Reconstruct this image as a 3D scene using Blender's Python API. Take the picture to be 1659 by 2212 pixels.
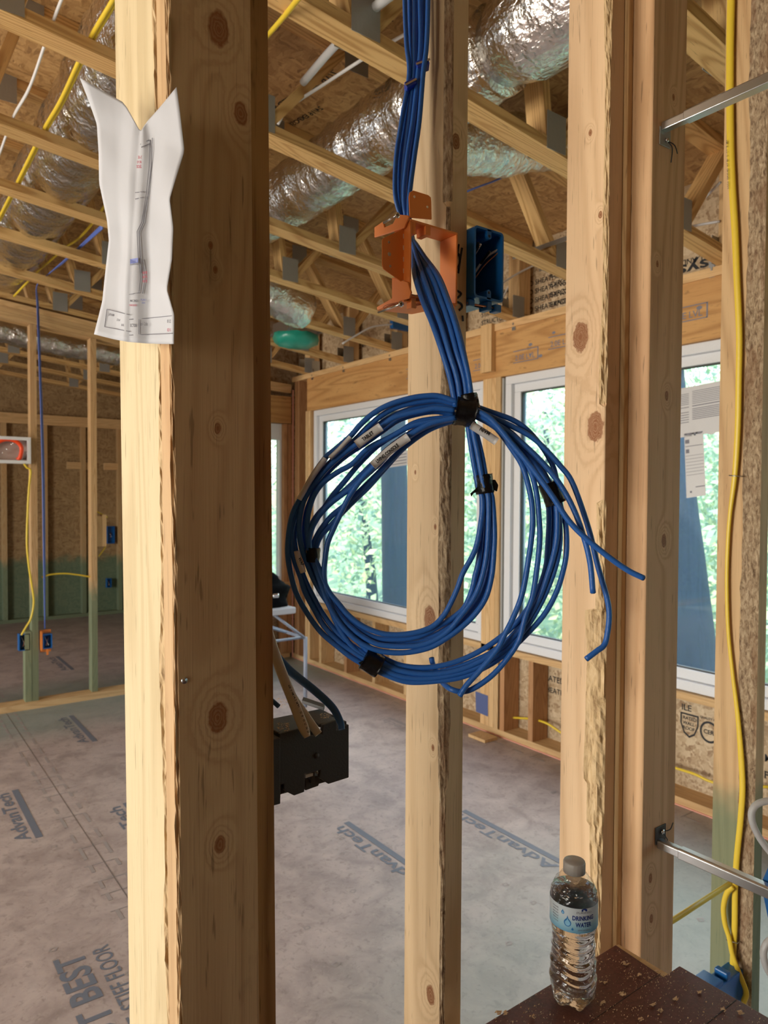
import bpy, bmesh, math, random
from mathutils import Vector, Matrix, noise
random.seed(7)
for o in list(bpy.data.objects): bpy.data.objects.remove(o)
C = bpy.context.scene.collection
PI = math.pi
# ------------------------------------------------------------------ camera
F = 1540.0; PSI = math.radians(36.32); TH = math.radians(1.45); RO = math.radians(0.3)
CAM = Vector((0, 0, 1.55))
f0 = Vector((math.sin(PSI), math.cos(PSI), 0)); r0 = Vector((math.cos(PSI), -math.sin(PSI), 0)); Z = Vector((0, 0, 1))
FW = f0*math.cos(TH) - Z*math.sin(TH); u0 = Z*math.cos(TH) + f0*math.sin(TH)
RT = r0*math.cos(RO) + u0*math.sin(RO); UP = -r0*math.sin(RO) + u0*math.cos(RO)
cd = bpy.data.cameras.new('camera'); cam = bpy.data.objects.new('camera', cd); C.objects.link(cam)
cam.matrix_world = Matrix(((RT.x, UP.x, -FW.x, CAM.x), (RT.y, UP.y, -FW.y, CAM.y), (RT.z, UP.z, -FW.z, CAM.z), (0, 0, 0, 1)))
cd.sensor_fit = 'VERTICAL'; cd.sensor_height = 24; cd.lens = F/2212*24; cd.clip_start = .02; cd.clip_end = 200
cd.dof.use_dof = True; cd.dof.focus_distance = .93; cd.dof.aperture_fstop = 7.0
bpy.context.scene.camera = cam
# ------------------------------------------------------------------ light and exposure
sc = bpy.context.scene
sc.view_settings.view_transform = 'Standard'; sc.view_settings.look = 'None'; sc.view_settings.gamma = 1
sc.view_settings.exposure = 0.12
w = bpy.data.worlds.new('sky'); sc.world = w; w.use_nodes = True
nt = w.node_tree; bg = nt.nodes['Background']
sky = nt.nodes.new('ShaderNodeTexSky'); sky.sky_type = 'NISHITA'; sky.sun_disc = False
sky.sun_elevation = math.radians(48); sky.sun_rotation = math.radians(70); sky.air_density = 1.0; sky.dust_density = 2.0
nt.links.new(sky.outputs[0], bg.inputs[0]); bg.inputs[1].default_value = 0.62
def area(name, loc, aim, sx, sy, power, col):
    l = bpy.data.lights.new(name, 'AREA'); l.shape = 'RECTANGLE'; l.size = sx; l.size_y = sy; l.energy = power; l.color = col
    o = bpy.data.objects.new(name, l); C.objects.link(o); o.location = loc
    o.rotation_euler = (Vector(aim)-Vector(loc)).to_track_quat('-Z', 'Y').to_euler()
    return o
sl = bpy.data.lights.new('sun', 'SUN'); sl.energy = 5.5; sl.angle = math.radians(1); sl.color = (1, .93, .78)
so_ = bpy.data.objects.new('sun', sl); C.objects.link(so_); so_.rotation_euler = Vector((.55, .25, -.8)).to_track_quat('-Z', 'Y').to_euler()
# area lamp for daylight from the left; an unseen doorway is added around it
area('left_near_lamp', (-3.95, .28, 1.45), (1.0, .80, 1.5), 1.5, 2.0, 17, (1.0, .91, .75)).data.spread = math.radians(80)
# area lamps for daylight from the left, unseen openings added around them (the window wall on the right is lit by the sky itself)
area('left_rear_lamp', (-3.9, 7.6, 1.6), (2, 7.6, 1.2), 1.8, 1.6, 28, (.9, .95, 1.0))
area('left_mid_lamp', (-3.9, 3.3, 1.5), (1.5, 2.0, 1.5), 2.6, 1.9, 215, (1.0, .93, .82))

# ------------------------------------------------------------------ helpers
def at(px, py, ax, v):
    d = FW + RT*((px-829.5)/F) + UP*((1106-py)/F)
    if ax == 'D': t = v
    else:
        i = 'XYZ'.index(ax); t = (v-CAM[i])/d[i]
    return CAM + d*t
def tag(o, label=None, cat=None, group=None, kind=None):
    if label: o['label'] = label
    if cat: o['category'] = cat
    if group: o['group'] = group
    if kind: o['kind'] = kind
    return o
def empty(name, loc=(0, 0, 0), label=None, cat=None, group=None, kind=None):
    o = bpy.data.objects.new(name, None); C.objects.link(o); o.location = loc; o.empty_display_size = .05
    return tag(o, label, cat, group, kind)
def pmat(p):
    m = Matrix.Identity(4)
    while p: m = p.matrix_basis @ m; p = p.parent
    return m
def mesh_obj(name, verts, faces, mat, parent=None, smooth=False, mats=None, fm=None, loc=None, rot=None):
    """verts in world space unless rot (3x3) given, in which case verts are local and loc is the world origin"""
    me = bpy.data.meshes.new(name)
    if loc is None:
        n = len(verts); loc = Vector((sum(v[0] for v in verts)/n, sum(v[1] for v in verts)/n, min(v[2] for v in verts)))
        verts = [Vector(v)-loc for v in verts]
    me.from_pydata([tuple(v) for v in verts], [], faces); me.update()
    for m in (mats or [mat]): me.materials.append(m)
    if fm: me.polygons.foreach_set('material_index', fm)
    if smooth: me.polygons.foreach_set('use_smooth', [True]*len(me.polygons))
    o = bpy.data.objects.new(name, me); C.objects.link(o)
    W = Matrix.Translation(Vector(loc)) @ (rot.to_4x4() if rot is not None else Matrix.Identity(4))
    if parent: o.parent = parent; W = pmat(parent).inverted() @ W
    o.matrix_basis = W
    return o
def bevel(o, w=.0015, seg=2):
    m = o.modifiers.new('b', 'BEVEL'); m.width = w; m.segments = seg; m.limit_method = 'ANGLE'; m.harden_normals = False
    return o
BF = [(0, 3, 2, 1), (4, 5, 6, 7), (0, 1, 5, 4), (1, 2, 6, 5), (2, 3, 7, 6), (3, 0, 4, 7)]
def boxv(x0, x1, y0, y1, z0, z1):
    return [(x0, y0, z0), (x1, y0, z0), (x1, y1, z0), (x0, y1, z0), (x0, y0, z1), (x1, y0, z1), (x1, y1, z1), (x0, y1, z1)]
def box(name, x0, x1, y0, y1, z0, z1, mat, parent=None, bv=0):
    o = mesh_obj(name, boxv(x0, x1, y0, y1, z0, z1), BF, mat, parent)
    if bv: bevel(o, bv)
    return o
class MB:
    def __init__(s): s.v = []; s.f = []; s.m = []
    def add(s, v, f, m=0):
        n = len(s.v); s.v += [Vector(a) for a in v]; s.f += [tuple(i+n for i in q) for q in f]; s.m += [m]*len(f)
    def box(s, x0, x1, y0, y1, z0, z1, m=0): s.add(boxv(x0, x1, y0, y1, z0, z1), BF, m)
    def tube(s, pts, r, n=10, m=0, caps=True, flat=1.0): v, f = tube_geo(pts, r, n, caps, flat); s.add(v, f, m)
    def prism(s, pts, d, m=0):
        k = len(pts); d = Vector(d); v = [Vector(p) for p in pts]+[Vector(p)+d for p in pts]
        s.add(v, [tuple(range(k)), tuple(range(2*k-1, k-1, -1))]+[(i, i+k, (i+1) % k+k, (i+1) % k) for i in range(k)], m)
    def obj(s, name, mat, parent=None, smooth=False, mats=None): return mesh_obj(name, s.v, s.f, mat, parent, smooth, mats, s.m if mats else None)
def board(name, p0, p1, a, b, side, mat, parent=None, bv=0):
    """timber from p0 to p1; a = size along `side`, b = the other size; local Z is the grain direction"""
    p0 = Vector(p0); p1 = Vector(p1); z = (p1-p0); L = z.length; z.normalize()
    x = Vector(side); x = (x - z*x.dot(z)).normalized(); y = z.cross(x)
    R = Matrix((x, y, z)).transposed()
    o = mesh_obj(name, boxv(-a/2, a/2, -b/2, b/2, 0, L), BF, mat, parent, loc=p0, rot=R)
    if bv: bevel(o, bv)
    return o
def stud(name, x0, x1, y0, y1, z0, z1, mat, parent=None, bv=0):
    return board(name, ((x0+x1)/2, (y0+y1)/2, z0), ((x0+x1)/2, (y0+y1)/2, z1), x1-x0, y1-y0, (1, 0, 0), mat, parent, bv)
def crom(P, n=8):
    P = [Vector(p) for p in P]
    if len(P) < 3: return [P[0].lerp(P[1], i/n) for i in range(n+1)] if len(P) == 2 else P
    Q = [P[0]*2-P[1]] + P + [P[-1]*2-P[-2]]; out = []
    for i in range(1, len(Q)-2):
        a, b, c, d = Q[i-1:i+3]
        for k in range(n):
            t = k/n
            out.append(.5*((2*b)+(c-a)*t+(2*a-5*b+4*c-d)*t*t+(3*b-a-3*c+d)*t**3))
    out.append(P[-1]); return out
def tube_geo(pts, r, n=10, caps=True, flat=1.0, ref=None):
    pts = [Vector(p) for p in pts]; v = []; f = []; N = len(pts)
    t = (pts[1]-pts[0]).normalized(); nrm = Vector(ref) if ref else Vector((0, 0, 1))
    if abs(nrm.dot(t)) > .95: nrm = Vector((1, 0, 0))
    for i, p in enumerate(pts):
        t = (pts[min(i+1, N-1)]-pts[max(i-1, 0)])
        if t.length < 1e-9: t = Vector((0, 0, 1))
        t.normalize()
        if ref: nrm = Vector(ref)
        nrm = (nrm - t*nrm.dot(t)).normalized(); b = t.cross(nrm)
        rr = r(i/(N-1)) if callable(r) else r
        for k in range(n):
            a = 2*PI*k/n; v.append(p+nrm*(math.cos(a)*rr)+b*(math.sin(a)*rr*flat))
    for i in range(N-1):
        for k in range(n):
            k2 = (k+1) % n; f.append((i*n+k, i*n+k2, (i+1)*n+k2, (i+1)*n+k))
    if caps: f.append(tuple(range(n))[::-1]); f.append(tuple((N-1)*n+k for k in range(n)))
    return v, f
def tube(name, pts, r, mat, parent=None, n=10, seg=8, flat=1.0, ref=None):
    v, f = tube_geo(crom(pts, seg) if seg else pts, r, n, True, flat, ref)
    return mesh_obj(name, v, f, mat, parent, True)
def lathe(name, prof, c, mat, parent=None, n=48, fn=None):
    v = []; f = []; N = len(prof)
    for i, (r, z) in enumerate(prof):
        for k in range(n):
            a = 2*PI*k/n; rr, zz = (fn(r, z, a) if fn else (r, z)); v.append(Vector(c)+Vector((rr*math.cos(a), rr*math.sin(a), zz)))
    for i in range(N-1):
        for k in range(n):
            k2 = (k+1) % n; f.append((i*n+k, i*n+k2, (i+1)*n+k2, (i+1)*n+k))
    f.append(tuple(range(n))[::-1]); f.append(tuple((N-1)*n+k for k in range(n)))
    return mesh_obj(name, v, f, mat, parent, True)
_tc = {}
def text_geo(s, bold=0):
    """flat lettering as (verts, faces), unit cap size"""
    if (s, bold) in _tc: return _tc[(s, bold)]
    cu = bpy.data.curves.new('t', 'FONT'); cu.body = s; cu.size = 1.0; cu.resolution_u = 3; cu.offset = bold
    o = bpy.data.objects.new('t', cu); C.objects.link(o)
    dg = bpy.context.evaluated_depsgraph_get(); me = o.evaluated_get(dg).to_mesh()
    v = [tuple(a.co) for a in me.vertices]; f = [tuple(p.vertices) for p in me.polygons]
    o.evaluated_get(dg).to_mesh_clear(); bpy.data.objects.remove(o); bpy.data.curves.remove(cu)
    _tc[(s, bold)] = (v, f); return v, f
def text_on(mb, s, org, right, up, size, width=None, bold=0, m=0):
    v, f = text_geo(s, bold); right = Vector(right).normalized(); up = Vector(up).normalized(); org = Vector(org)
    wmax = max(a[0] for a in v); kx = (width/wmax) if width else size
    mb.add([org+right*(a[0]*kx)+up*(a[1]*size) for a in v], f, m)

# ------------------------------------------------------------------ materials
def new_mat(name):
    m = bpy.data.materials.new(name); m.use_nodes = True; n = m.node_tree.nodes; return m, m.node_tree, n['Principled BSDF']
def plain(name, col, rough=.5, metal=0, bump=0, bs=200, spec=.5, emit=None):
    m, t, b = new_mat(name)
    b.inputs['Base Color'].default_value = (*col, 1); b.inputs['Roughness'].default_value = rough; b.inputs['Metallic'].default_value = metal
    b.inputs['Specular IOR Level'].default_value = spec
    nz = t.nodes.new('ShaderNodeTexNoise'); nz.inputs['Scale'].default_value = bs; nz.inputs['Detail'].default_value = 2
    tc = t.nodes.new('ShaderNodeTexCoord'); t.links.new(tc.outputs['Object'], nz.inputs['Vector'])
    if bump:
        bp = t.nodes.new('ShaderNodeBump'); bp.inputs['Strength'].default_value = bump; bp.inputs['Distance'].default_value = .002
        t.links.new(nz.outputs[0], bp.inputs['Height']); t.links.new(bp.outputs[0], b.inputs['Normal'])
    else:
        mx = t.nodes.new('ShaderNodeMix'); mx.data_type = 'RGBA'; mx.inputs[6].default_value = (*[c*.93 for c in col], 1); mx.inputs[7].default_value = (*[min(1, c*1.06) for c in col], 1)
        t.links.new(nz.outputs[0], mx.inputs[0]); t.links.new(mx.outputs[2], b.inputs['Base Color'])
    return m
class NB:
    def __init__(s, t): s.t = t
    def n(s, ty, **k):
        nd = s.t.nodes.new(ty)
        for a, b in k.items(): setattr(nd, a, b)
        return nd
    def l(s, a, b): s.t.links.new(a, b)
    def math(s, op, a, b=None, c=None):
        nd = s.n('ShaderNodeMath', operation=op)
        for i, x in enumerate((a, b, c)):
            if x is None: continue
            if isinstance(x, (int, float)): nd.inputs[i].default_value = x
            else: s.l(x, nd.inputs[i])
        return nd.outputs[0]
    def vmath(s, op, a, b=None):
        nd = s.n('ShaderNodeVectorMath', operation=op)
        for i, x in enumerate((a, b)):
            if x is None: continue
            if isinstance(x, (tuple, Vector)): nd.inputs[i].default_value = tuple(x)
            else: s.l(x, nd.inputs[i])
        return nd.outputs['Value' if op in ('LENGTH', 'DISTANCE') else 0]
    def noise(s, vec, scale=1, detail=2, rough=.5, dist=0):
        nd = s.n('ShaderNodeTexNoise'); s.l(vec, nd.inputs['Vector']); nd.inputs['Scale'].default_value = scale; nd.inputs['Detail'].default_value = detail
        nd.inputs['Roughness'].default_value = rough; nd.inputs['Distortion'].default_value = dist; return nd.outputs[0]
    def mix(s, f, a, b, blend='MIX'):
        nd = s.n('ShaderNodeMix', data_type='RGBA', blend_type=blend)
        if isinstance(f, (int, float)): nd.inputs[0].default_value = f
        else: s.l(f, nd.inputs[0])
        for i, x in ((6, a), (7, b)):
            if isinstance(x, tuple): nd.inputs[i].default_value = (*x, 1)
            else: s.l(x, nd.inputs[i])
        return nd.outputs[2]
    def ramp(s, f, stops):
        nd = s.n('ShaderNodeValToRGB'); s.l(f, nd.inputs[0]); cr = nd.color_ramp
        while len(cr.elements) < len(stops): cr.elements.new(.5)
        for e, (p, c) in zip(cr.elements, stops): e.position = p; e.color = (*c, 1) if isinstance(c, tuple) else (c, c, c, 1)
        return nd.outputs[0]
    def step(s, x, a, b):
        nd = s.n('ShaderNodeMapRange', interpolation_type='SMOOTHSTEP'); s.l(x, nd.inputs[0]); nd.inputs[1].default_value = a; nd.inputs[2].default_value = b
        return nd.outputs[0]
GREEN = (.085, .24, .17)
def green_mix(g, col, green):
    """green sprayed wood treatment: a stain reaching up to height `green` with a ragged edge"""
    geo = g.n('ShaderNodeNewGeometry'); sp = g.n('ShaderNodeSeparateXYZ'); g.l(geo.outputs['Position'], sp.inputs[0])
    n1 = g.noise(geo.outputs['Position'], 9, 3); h = g.math('ADD', sp.outputs[2], g.math('MULTIPLY', g.math('SUBTRACT', n1, .5), .22))
    k = g.step(h, green+.06, green-.10)
    return g.mix(g.math('MULTIPLY', k, .72), col, g.mix(.35, GREEN, col, 'MULTIPLY'))
def wood(name, light=(.66, .445, .225), dark=(.42, .235, .09), freq=24, amt=.55, scale=1.0, knots=(), green=None, rough=.62, warm=(.60, .33, .14), blot=.35, stain=0):
    m, t, b = new_mat(name); g = NB(t)
    tc = g.n('ShaderNodeTexCoord'); oi = g.n('ShaderNodeObjectInfo')
    rnd = g.n('ShaderNodeCombineXYZ'); g.l(oi.outputs['Random'], rnd.inputs[0]); g.l(oi.outputs['Random'], rnd.inputs[2])
    off = g.vmath('MULTIPLY', rnd.outputs[0], (31.7, 0, 57.3))
    P = g.vmath('ADD', tc.outputs['Object'], off) if not knots else tc.outputs['Object']
    q = g.vmath('MULTIPLY', P, (9*scale, 9*scale, .75*scale))
    Fv = g.math('MULTIPLY', g.noise(q, 1, 1.5, .45, .35), 1.0)
    core = None
    for (kx, ky, kz, r) in knots:
        dv = g.vmath('MULTIPLY', g.vmath('SUBTRACT', tc.outputs['Object'], (kx, ky, kz)), (1, 1, .62))
        wob = g.math('MULTIPLY', g.math('SUBTRACT', g.noise(P, 130, 2), .5), r*.5)
        d = g.math('ADD', g.vmath('LENGTH', dv), wob)
        e = g.math('EXPONENT', g.math('MULTIPLY', g.math('POWER', g.math('DIVIDE', d, r*1.9), 2.0), -1.0))
        Fv = g.math('ADD', Fv, g.math('MULTIPLY', e, .55))
        c = g.step(d, r*1.0, r*.78)
        ringk = g.math('ADD', g.math('MULTIPLY', g.math('SINE', g.math('MULTIPLY', d, 2200.0)), .12), .88)
        cc = g.math('MULTIPLY', c, ringk)
        core = cc if core is None else g.math('MAXIMUM', core, cc)
        pith = g.step(d, r*.25, r*.05); core = g.math('MAXIMUM', core, g.math('MULTIPLY', pith, 1.6))
    ring = g.math('ADD', g.math('MULTIPLY', g.math('SINE', g.math('MULTIPLY', Fv, freq*6.283)), .5), .5)
    ring = g.math('POWER', ring, 2.2)
    fib = g.noise(g.vmath('MULTIPLY', P, (420, 420, 7)), 1, 3, .6)
    fibd = g.step(fib, .56, .75)
    big = g.noise(g.vmath('MULTIPLY', P, (7, 7, 1.3)), 1, 2)
    col = g.mix(g.math('MULTIPLY', ring, amt), light, dark)
    col = g.mix(g.math('MULTIPLY', g.step(big, .42, .72), blot), col, warm)
    col = g.mix(g.math('MULTIPLY', fibd, .42), col, tuple(c*.5 for c in dark))
    fl_ = g.step(g.noise(g.vmath('MULTIPLY', P, (230, 230, 16)), 1, 2, .5), .66, .74); col = g.mix(g.math('MULTIPLY', fl_, .5), col, tuple(c*.35 for c in dark))
    if stain:
        s1 = g.noise(g.vmath('MULTIPLY', P, (22, 22, 9)), 1, 4, .65)
        col = g.mix(g.math('MULTIPLY', g.step(s1, .60, .74), stain), col, (.11, .06, .03))
    if core is not None: col = g.mix(core, col, (.26, .10, .035))
    if green is not None: col = green_mix(g, col, green)
    # slight board to board difference
    hv = g.n('ShaderNodeHueSaturation'); g.l(col, hv.inputs['Color']); hv.inputs['Saturation'].default_value = 1.0
    g.l(g.math('ADD', g.math('MULTIPLY', oi.outputs['Random'], .22), .89), hv.inputs['Value'])
    g.l(hv.outputs[0], b.inputs['Base Color']); b.inputs['Roughness'].default_value = rough; b.inputs['Specular IOR Level'].default_value = .25
    bp = g.n('ShaderNodeBump'); bp.inputs['Strength'].default_value = .35; bp.inputs['Distance'].default_value = .0006
    g.l(g.math('ADD', fib, g.math('MULTIPLY', ring, .4)), bp.inputs['Height']); g.l(bp.outputs[0], b.inputs['Normal'])
    return m
def osb(name, a=(.50, .30, .13), bcol=(.72, .50, .26), dark=(.20, .10, .04), plane='XY', green=None, k=1.0):
    m, t, b = new_mat(name); g = NB(t); tc = g.n('ShaderNodeTexCoord')
    P = tc.outputs['Object']; wv = g.n('ShaderNodeTexNoise'); g.l(P, wv.inputs['Vector']); wv.inputs['Scale'].default_value = 11; wv.inputs['Detail'].default_value = 2
    Pw = g.vmath('ADD', P, g.vmath('MULTIPLY', wv.outputs['Color'], (.05, .05, .05)))
    def flakes(s):
        v = g.n('ShaderNodeTexVoronoi'); v.inputs['Scale'].default_value = 1; g.l(g.vmath('MULTIPLY', Pw, s), v.inputs['Vector'])
        sp = g.n('ShaderNodeSeparateColor'); g.l(v.outputs['Color'], sp.inputs[0]); return sp.outputs[0], sp.outputs[1], v.outputs['Distance']
    f1 = flakes((70*k, 18*k, 26*k)); f2 = flakes((17*k, 66*k, 60*k))
    n1 = g.noise(P, 14*k, 3)
    val = g.mix(g.step(n1, .46, .54), f1[0], f2[0])
    fine = g.noise(g.vmath('MULTIPLY', Pw, (190*k, 60*k, 90*k)), 1, 3)
    v2 = g.math('ADD', g.math('MULTIPLY', val, .7), g.math('MULTIPLY', fine, .4))
    col = g.ramp(v2, [(.08, dark), (.34, a), (.62, tuple((x+y)/2 for x, y in zip(a, bcol))), (.95, bcol)])
    col = g.mix(g.math('MULTIPLY', g.step(g.noise(P, 5, 3), .45, .7), .4), col, tuple(x*.8 for x in a))
    if green is not None: col = green_mix(g, col, green)
    g.l(col, b.inputs['Base Color']); b.inputs['Roughness'].default_value = .6
    bp = g.n('ShaderNodeBump'); bp.inputs['Strength'].default_value = .4; bp.inputs['Distance'].default_value = .001
    g.l(v2, bp.inputs['Height']); g.l(bp.outputs[0], b.inputs['Normal']); return m
M = {}
M['pine'] = wood('pine')
M['pine_truss'] = wood('truss pine', light=(.68, .44, .185), dark=(.40, .21, .065), freq=17, amt=.75, scale=.9, blot=.3)
M['pine_red'] = wood('reddish fir', light=(.50, .27, .125), dark=(.30, .135, .055), freq=20, warm=(.42, .19, .08))
M['pine_green'] = wood('treated stud', light=(.62, .40, .2), green=.86)
M['pine_green_low'] = wood('treated stud low', light=(.50, .34, .17), green=.72)
M['lvl'] = wood('laminated header', light=(.60, .34, .13), dark=(.36, .17, .055), freq=9, scale=.7, amt=.6, warm=(.50, .24, .08), blot=.5, stain=.5)
M['osb_roof'] = osb('roof osb', a=(.42, .235, .085), bcol=(.64, .40, .17))
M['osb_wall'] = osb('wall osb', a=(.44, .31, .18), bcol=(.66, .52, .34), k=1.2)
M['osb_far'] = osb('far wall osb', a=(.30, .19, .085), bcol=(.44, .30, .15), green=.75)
M['plate'] = wood('plate pine', light=(.68, .45, .22), freq=12, amt=.4)
def bark_mat():
    m, t, b = new_mat('bark and wane'); g = NB(t); tc = g.n('ShaderNodeTexCoord'); P = tc.outputs['Object']
    n = g.noise(g.vmath('MULTIPLY', P, (160, 160, 60)), 1, 4, .7, .5); n2 = g.noise(g.vmath('MULTIPLY', P, (30, 30, 9)), 1, 3)
    c = g.ramp(n, [(.34, (.15, .09, .05)), (.5, (.36, .26, .155)), (.68, (.56, .44, .29))])
    c = g.mix(g.math('MULTIPLY', g.step(n2, .50, .66), .5), c, (.22, .11, .05))
    g.l(c, b.inputs['Base Color']); b.inputs['Roughness'].default_value = .85
    bp = g.n('ShaderNodeBump'); bp.inputs['Distance'].default_value = .002; g.l(n, bp.inputs['Height']); g.l(bp.outputs[0], b.inputs['Normal']); return m
M['bark'] = bark_mat()
def peel_mat():
    m, t, b = new_mat('peeled wane'); g = NB(t); tc = g.n('ShaderNodeTexCoord'); P = tc.outputs['Object']
    n = g.noise(g.vmath('MULTIPLY', P, (150, 150, 28)), 1, 4, .6, .8)
    c = g.ramp(n, [(.30, (.30, .18, .08)), (.46, (.56, .39, .20)), (.7, (.70, .52, .30))]); g.l(c, b.inputs['Base Color']); b.inputs['Roughness'].default_value = .75
    bp = g.n('ShaderNodeBump'); bp.inputs['Distance'].default_value = .0015; g.l(n, bp.inputs['Height']); g.l(bp.outputs[0], b.inputs['Normal']); return m
M['peel'] = peel_mat()
def floor_mat():
    m, t, b = new_mat('subfloor'); g = NB(t); geo = g.n('ShaderNodeNewGeometry'); P = geo.outputs['Position']
    n1 = g.noise(P, 6, 5, .62, .6); n2 = g.noise(P, 38, 4, .65, .8); n3 = g.noise(P, 1.1, 3, .55)
    c = g.ramp(n1, [(.32, (.31, .245, .22)), (.5, (.42, .34, .305)), (.68, (.51, .42, .375))])
    c = g.mix(g.math('MULTIPLY', g.step(n2, .52, .70), .45), c, (.19, .145, .12))
    c = g.mix(g.math('MULTIPLY', g.step(g.noise(P, 60, 3), .58, .72), .35), c, (.50, .43, .36))
    sp = g.n('ShaderNodeSeparateXYZ'); g.l(P, sp.inputs[0])
    # overspray of the green treatment along the two stud lines
    wob = g.math('MULTIPLY', g.math('SUBTRACT', n3, .5), 1.6)
    d1 = g.math('ABSOLUTE', g.math('ADD', g.math('SUBTRACT', sp.outputs[1], .9), wob)); d2 = g.math('ABSOLUTE', g.math('ADD', g.math('SUBTRACT', sp.outputs[1], 5.6), g.math('MULTIPLY', wob, .6)))
    k = g.math('MAXIMUM', g.math('MULTIPLY', g.step(d1, 1.5, .3), g.step(sp.outputs[0], .9, 1.7)), g.step(d2, .95, .2))
    c = g.mix(g.math('MULTIPLY', k, .60), c, (.21, .31, .27))
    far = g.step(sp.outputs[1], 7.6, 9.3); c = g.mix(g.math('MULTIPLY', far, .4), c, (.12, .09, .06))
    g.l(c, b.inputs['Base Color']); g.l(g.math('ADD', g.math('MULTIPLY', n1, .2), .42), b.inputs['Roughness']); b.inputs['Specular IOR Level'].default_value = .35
    bp = g.n('ShaderNodeBump'); bp.inputs['Strength'].default_value = .25; bp.inputs['Distance'].default_value = .001; g.l(n2, bp.inputs['Height']); g.l(bp.outputs[0], b.inputs['Normal']); return m
M['floor'] = floor_mat()
def foil_mat():
    m, t, b = new_mat('foil'); g = NB(t); tc = g.n('ShaderNodeTexCoord'); P = tc.outputs['Object']
    b.inputs['Metallic'].default_value = 1; b.inputs['Base Color'].default_value = (.80, .79, .77, 1); b.inputs['Roughness'].default_value = .17
    v = g.n('ShaderNodeTexVoronoi'); v.feature = 'F1'; v.inputs['Scale'].default_value = 55
    n0 = g.n('ShaderNodeTexNoise'); g.l(P, n0.inputs['Vector']); n0.inputs['Scale'].default_value = 20; n0.inputs['Detail'].default_value = 3
    g.l(g.vmath('ADD', P, g.vmath('MULTIPLY', n0.outputs['Color'], (.05, .05, .05))), v.inputs['Vector'])
    n1 = g.noise(g.vmath('MULTIPLY', P, (55, 16, 55)), 1, 4, .6, 1.0)
    bp = g.n('ShaderNodeBump'); bp.inputs['Strength'].default_value = .75; bp.inputs['Distance'].default_value = .006
    g.l(g.math('ADD', g.math('MULTIPLY', v.outputs['Distance'], .55), n1), bp.inputs['Height']); g.l(bp.outputs[0], b.inputs['Normal']); return m
M['foil'] = foil_mat()
M['blue_cable'] = plain('blue cable jacket', (.022, .130, .48), .40, bump=.25, bs=260)
M['blue_print'] = plain('blue wire jacket', (.10, .16, .50), .4)
M['black_tape'] = plain('black electrical tape', (.004, .004, .005), .33, bump=.5, bs=160, spec=.35)
M['label'] = plain('label vinyl', (.62, .62, .63), .35)
M['ink'] = plain('black ink', (.012, .012, .014), .6)
M['orange'] = plain('orange plastic', (.80, .235, .045), .45, bump=.08, bs=300)
M['blue_box'] = plain('blue plastic', (.008, .115, .36), .38, bump=.08, bs=300)
M['screw'] = plain('zinc screw', (.75, .75, .76), .25, 1)
M['galv'] = plain('galvanised steel', (.55, .57, .59), .32, 1, bump=.1, bs=80)
M['plate_metal'] = plain('truss plate steel', (.34, .335, .31), .5, .35, bump=.6, bs=70)
M['white_cable'] = plain('white cable jacket', (.72, .72, .72), .4)
M['pvc'] = plain('white pvc', (.62, .63, .64), .35)
M['yellow'] = plain('yellow cable jacket', (.80, .58, .045), .38, bump=.1, bs=150)
M['vinyl'] = plain('white vinyl', (.74, .755, .78), .4)
M['vinyl_in'] = plain('grey vinyl jamb', (.42, .43, .42), .5)
M['paper'] = plain('paper', (.50, .51, .55), .75, bump=.25, bs=45)
M['ink_soft'] = plain('faint print', (.20, .20, .24), .7)
M['ink_red'] = plain('red print', (.75, .12, .20), .7)
M['ink_blue'] = plain('blue print', (.20, .24, .55), .7)
M['darkgrey'] = plain('dark grey plastic', (.045, .042, .040), .55, bump=.15, bs=400)
M['beige'] = plain('beige cable jacket', (.56, .50, .42), .45)
M['navy'] = plain('navy cable jacket', (.015, .085, .24), .4)
M['black_cloth'] = plain('black nylon', (.004, .004, .005), .9, bump=.8, bs=60, spec=.08)
M['table_white'] = plain('folding table plastic', (.55, .56, .60), .45)
M['table_leg'] = plain('grey powder coat', (.30, .34, .42), .4)
M['pink'] = plain('pink sill sealer foam', (.72, .33, .24), .7)
M['floor_ink'] = plain('blue grey floor print', (.15, .165, .20), .6)
M['floor_ink2'] = plain('faint floor print', (.33, .285, .262), .6)
M['floor_mark'] = plain('dark floor mark', (.13, .115, .105), .6)
M['cap'] = plain('frosted cap', (.36, .33, .30), .45)
M['copper'] = plain('copper', (.75, .33, .18), .3, 1)
M['green_film'] = plain('green film', (.02, .30, .22), .3, bump=.6, bs=40)
M['shaving'] = plain('wood shavings', (.68, .47, .27), .8)
M['orange_pipe'] = plain('orange pex', (.85, .07, .01), .4)
M['panel_in'] = plain('panel interior', (.50, .40, .36), .5)
def table_mat():
    m, t, b = new_mat('dark red board'); g = NB(t); tc = g.n('ShaderNodeTexCoord'); P = tc.outputs['Object']
    n = g.noise(P, 220, 4, .6); n2 = g.noise(P, 9, 4, .6)
    c = g.ramp(n, [(.3, (.085, .022, .015)), (.7, (.150, .043, .030))]); c = g.mix(g.math('MULTIPLY', g.step(n2, .60, .70), .75), c, (.022, .016, .014))
    g.l(c, b.inputs['Base Color']); b.inputs['Roughness'].default_value = .5
    bp = g.n('ShaderNodeBump'); bp.inputs['Strength'].default_value = .3; bp.inputs['Distance'].default_value = .001; g.l(n, bp.inputs['Height']); g.l(bp.outputs[0], b.inputs['Normal']); return m
M['table'] = table_mat()
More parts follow.
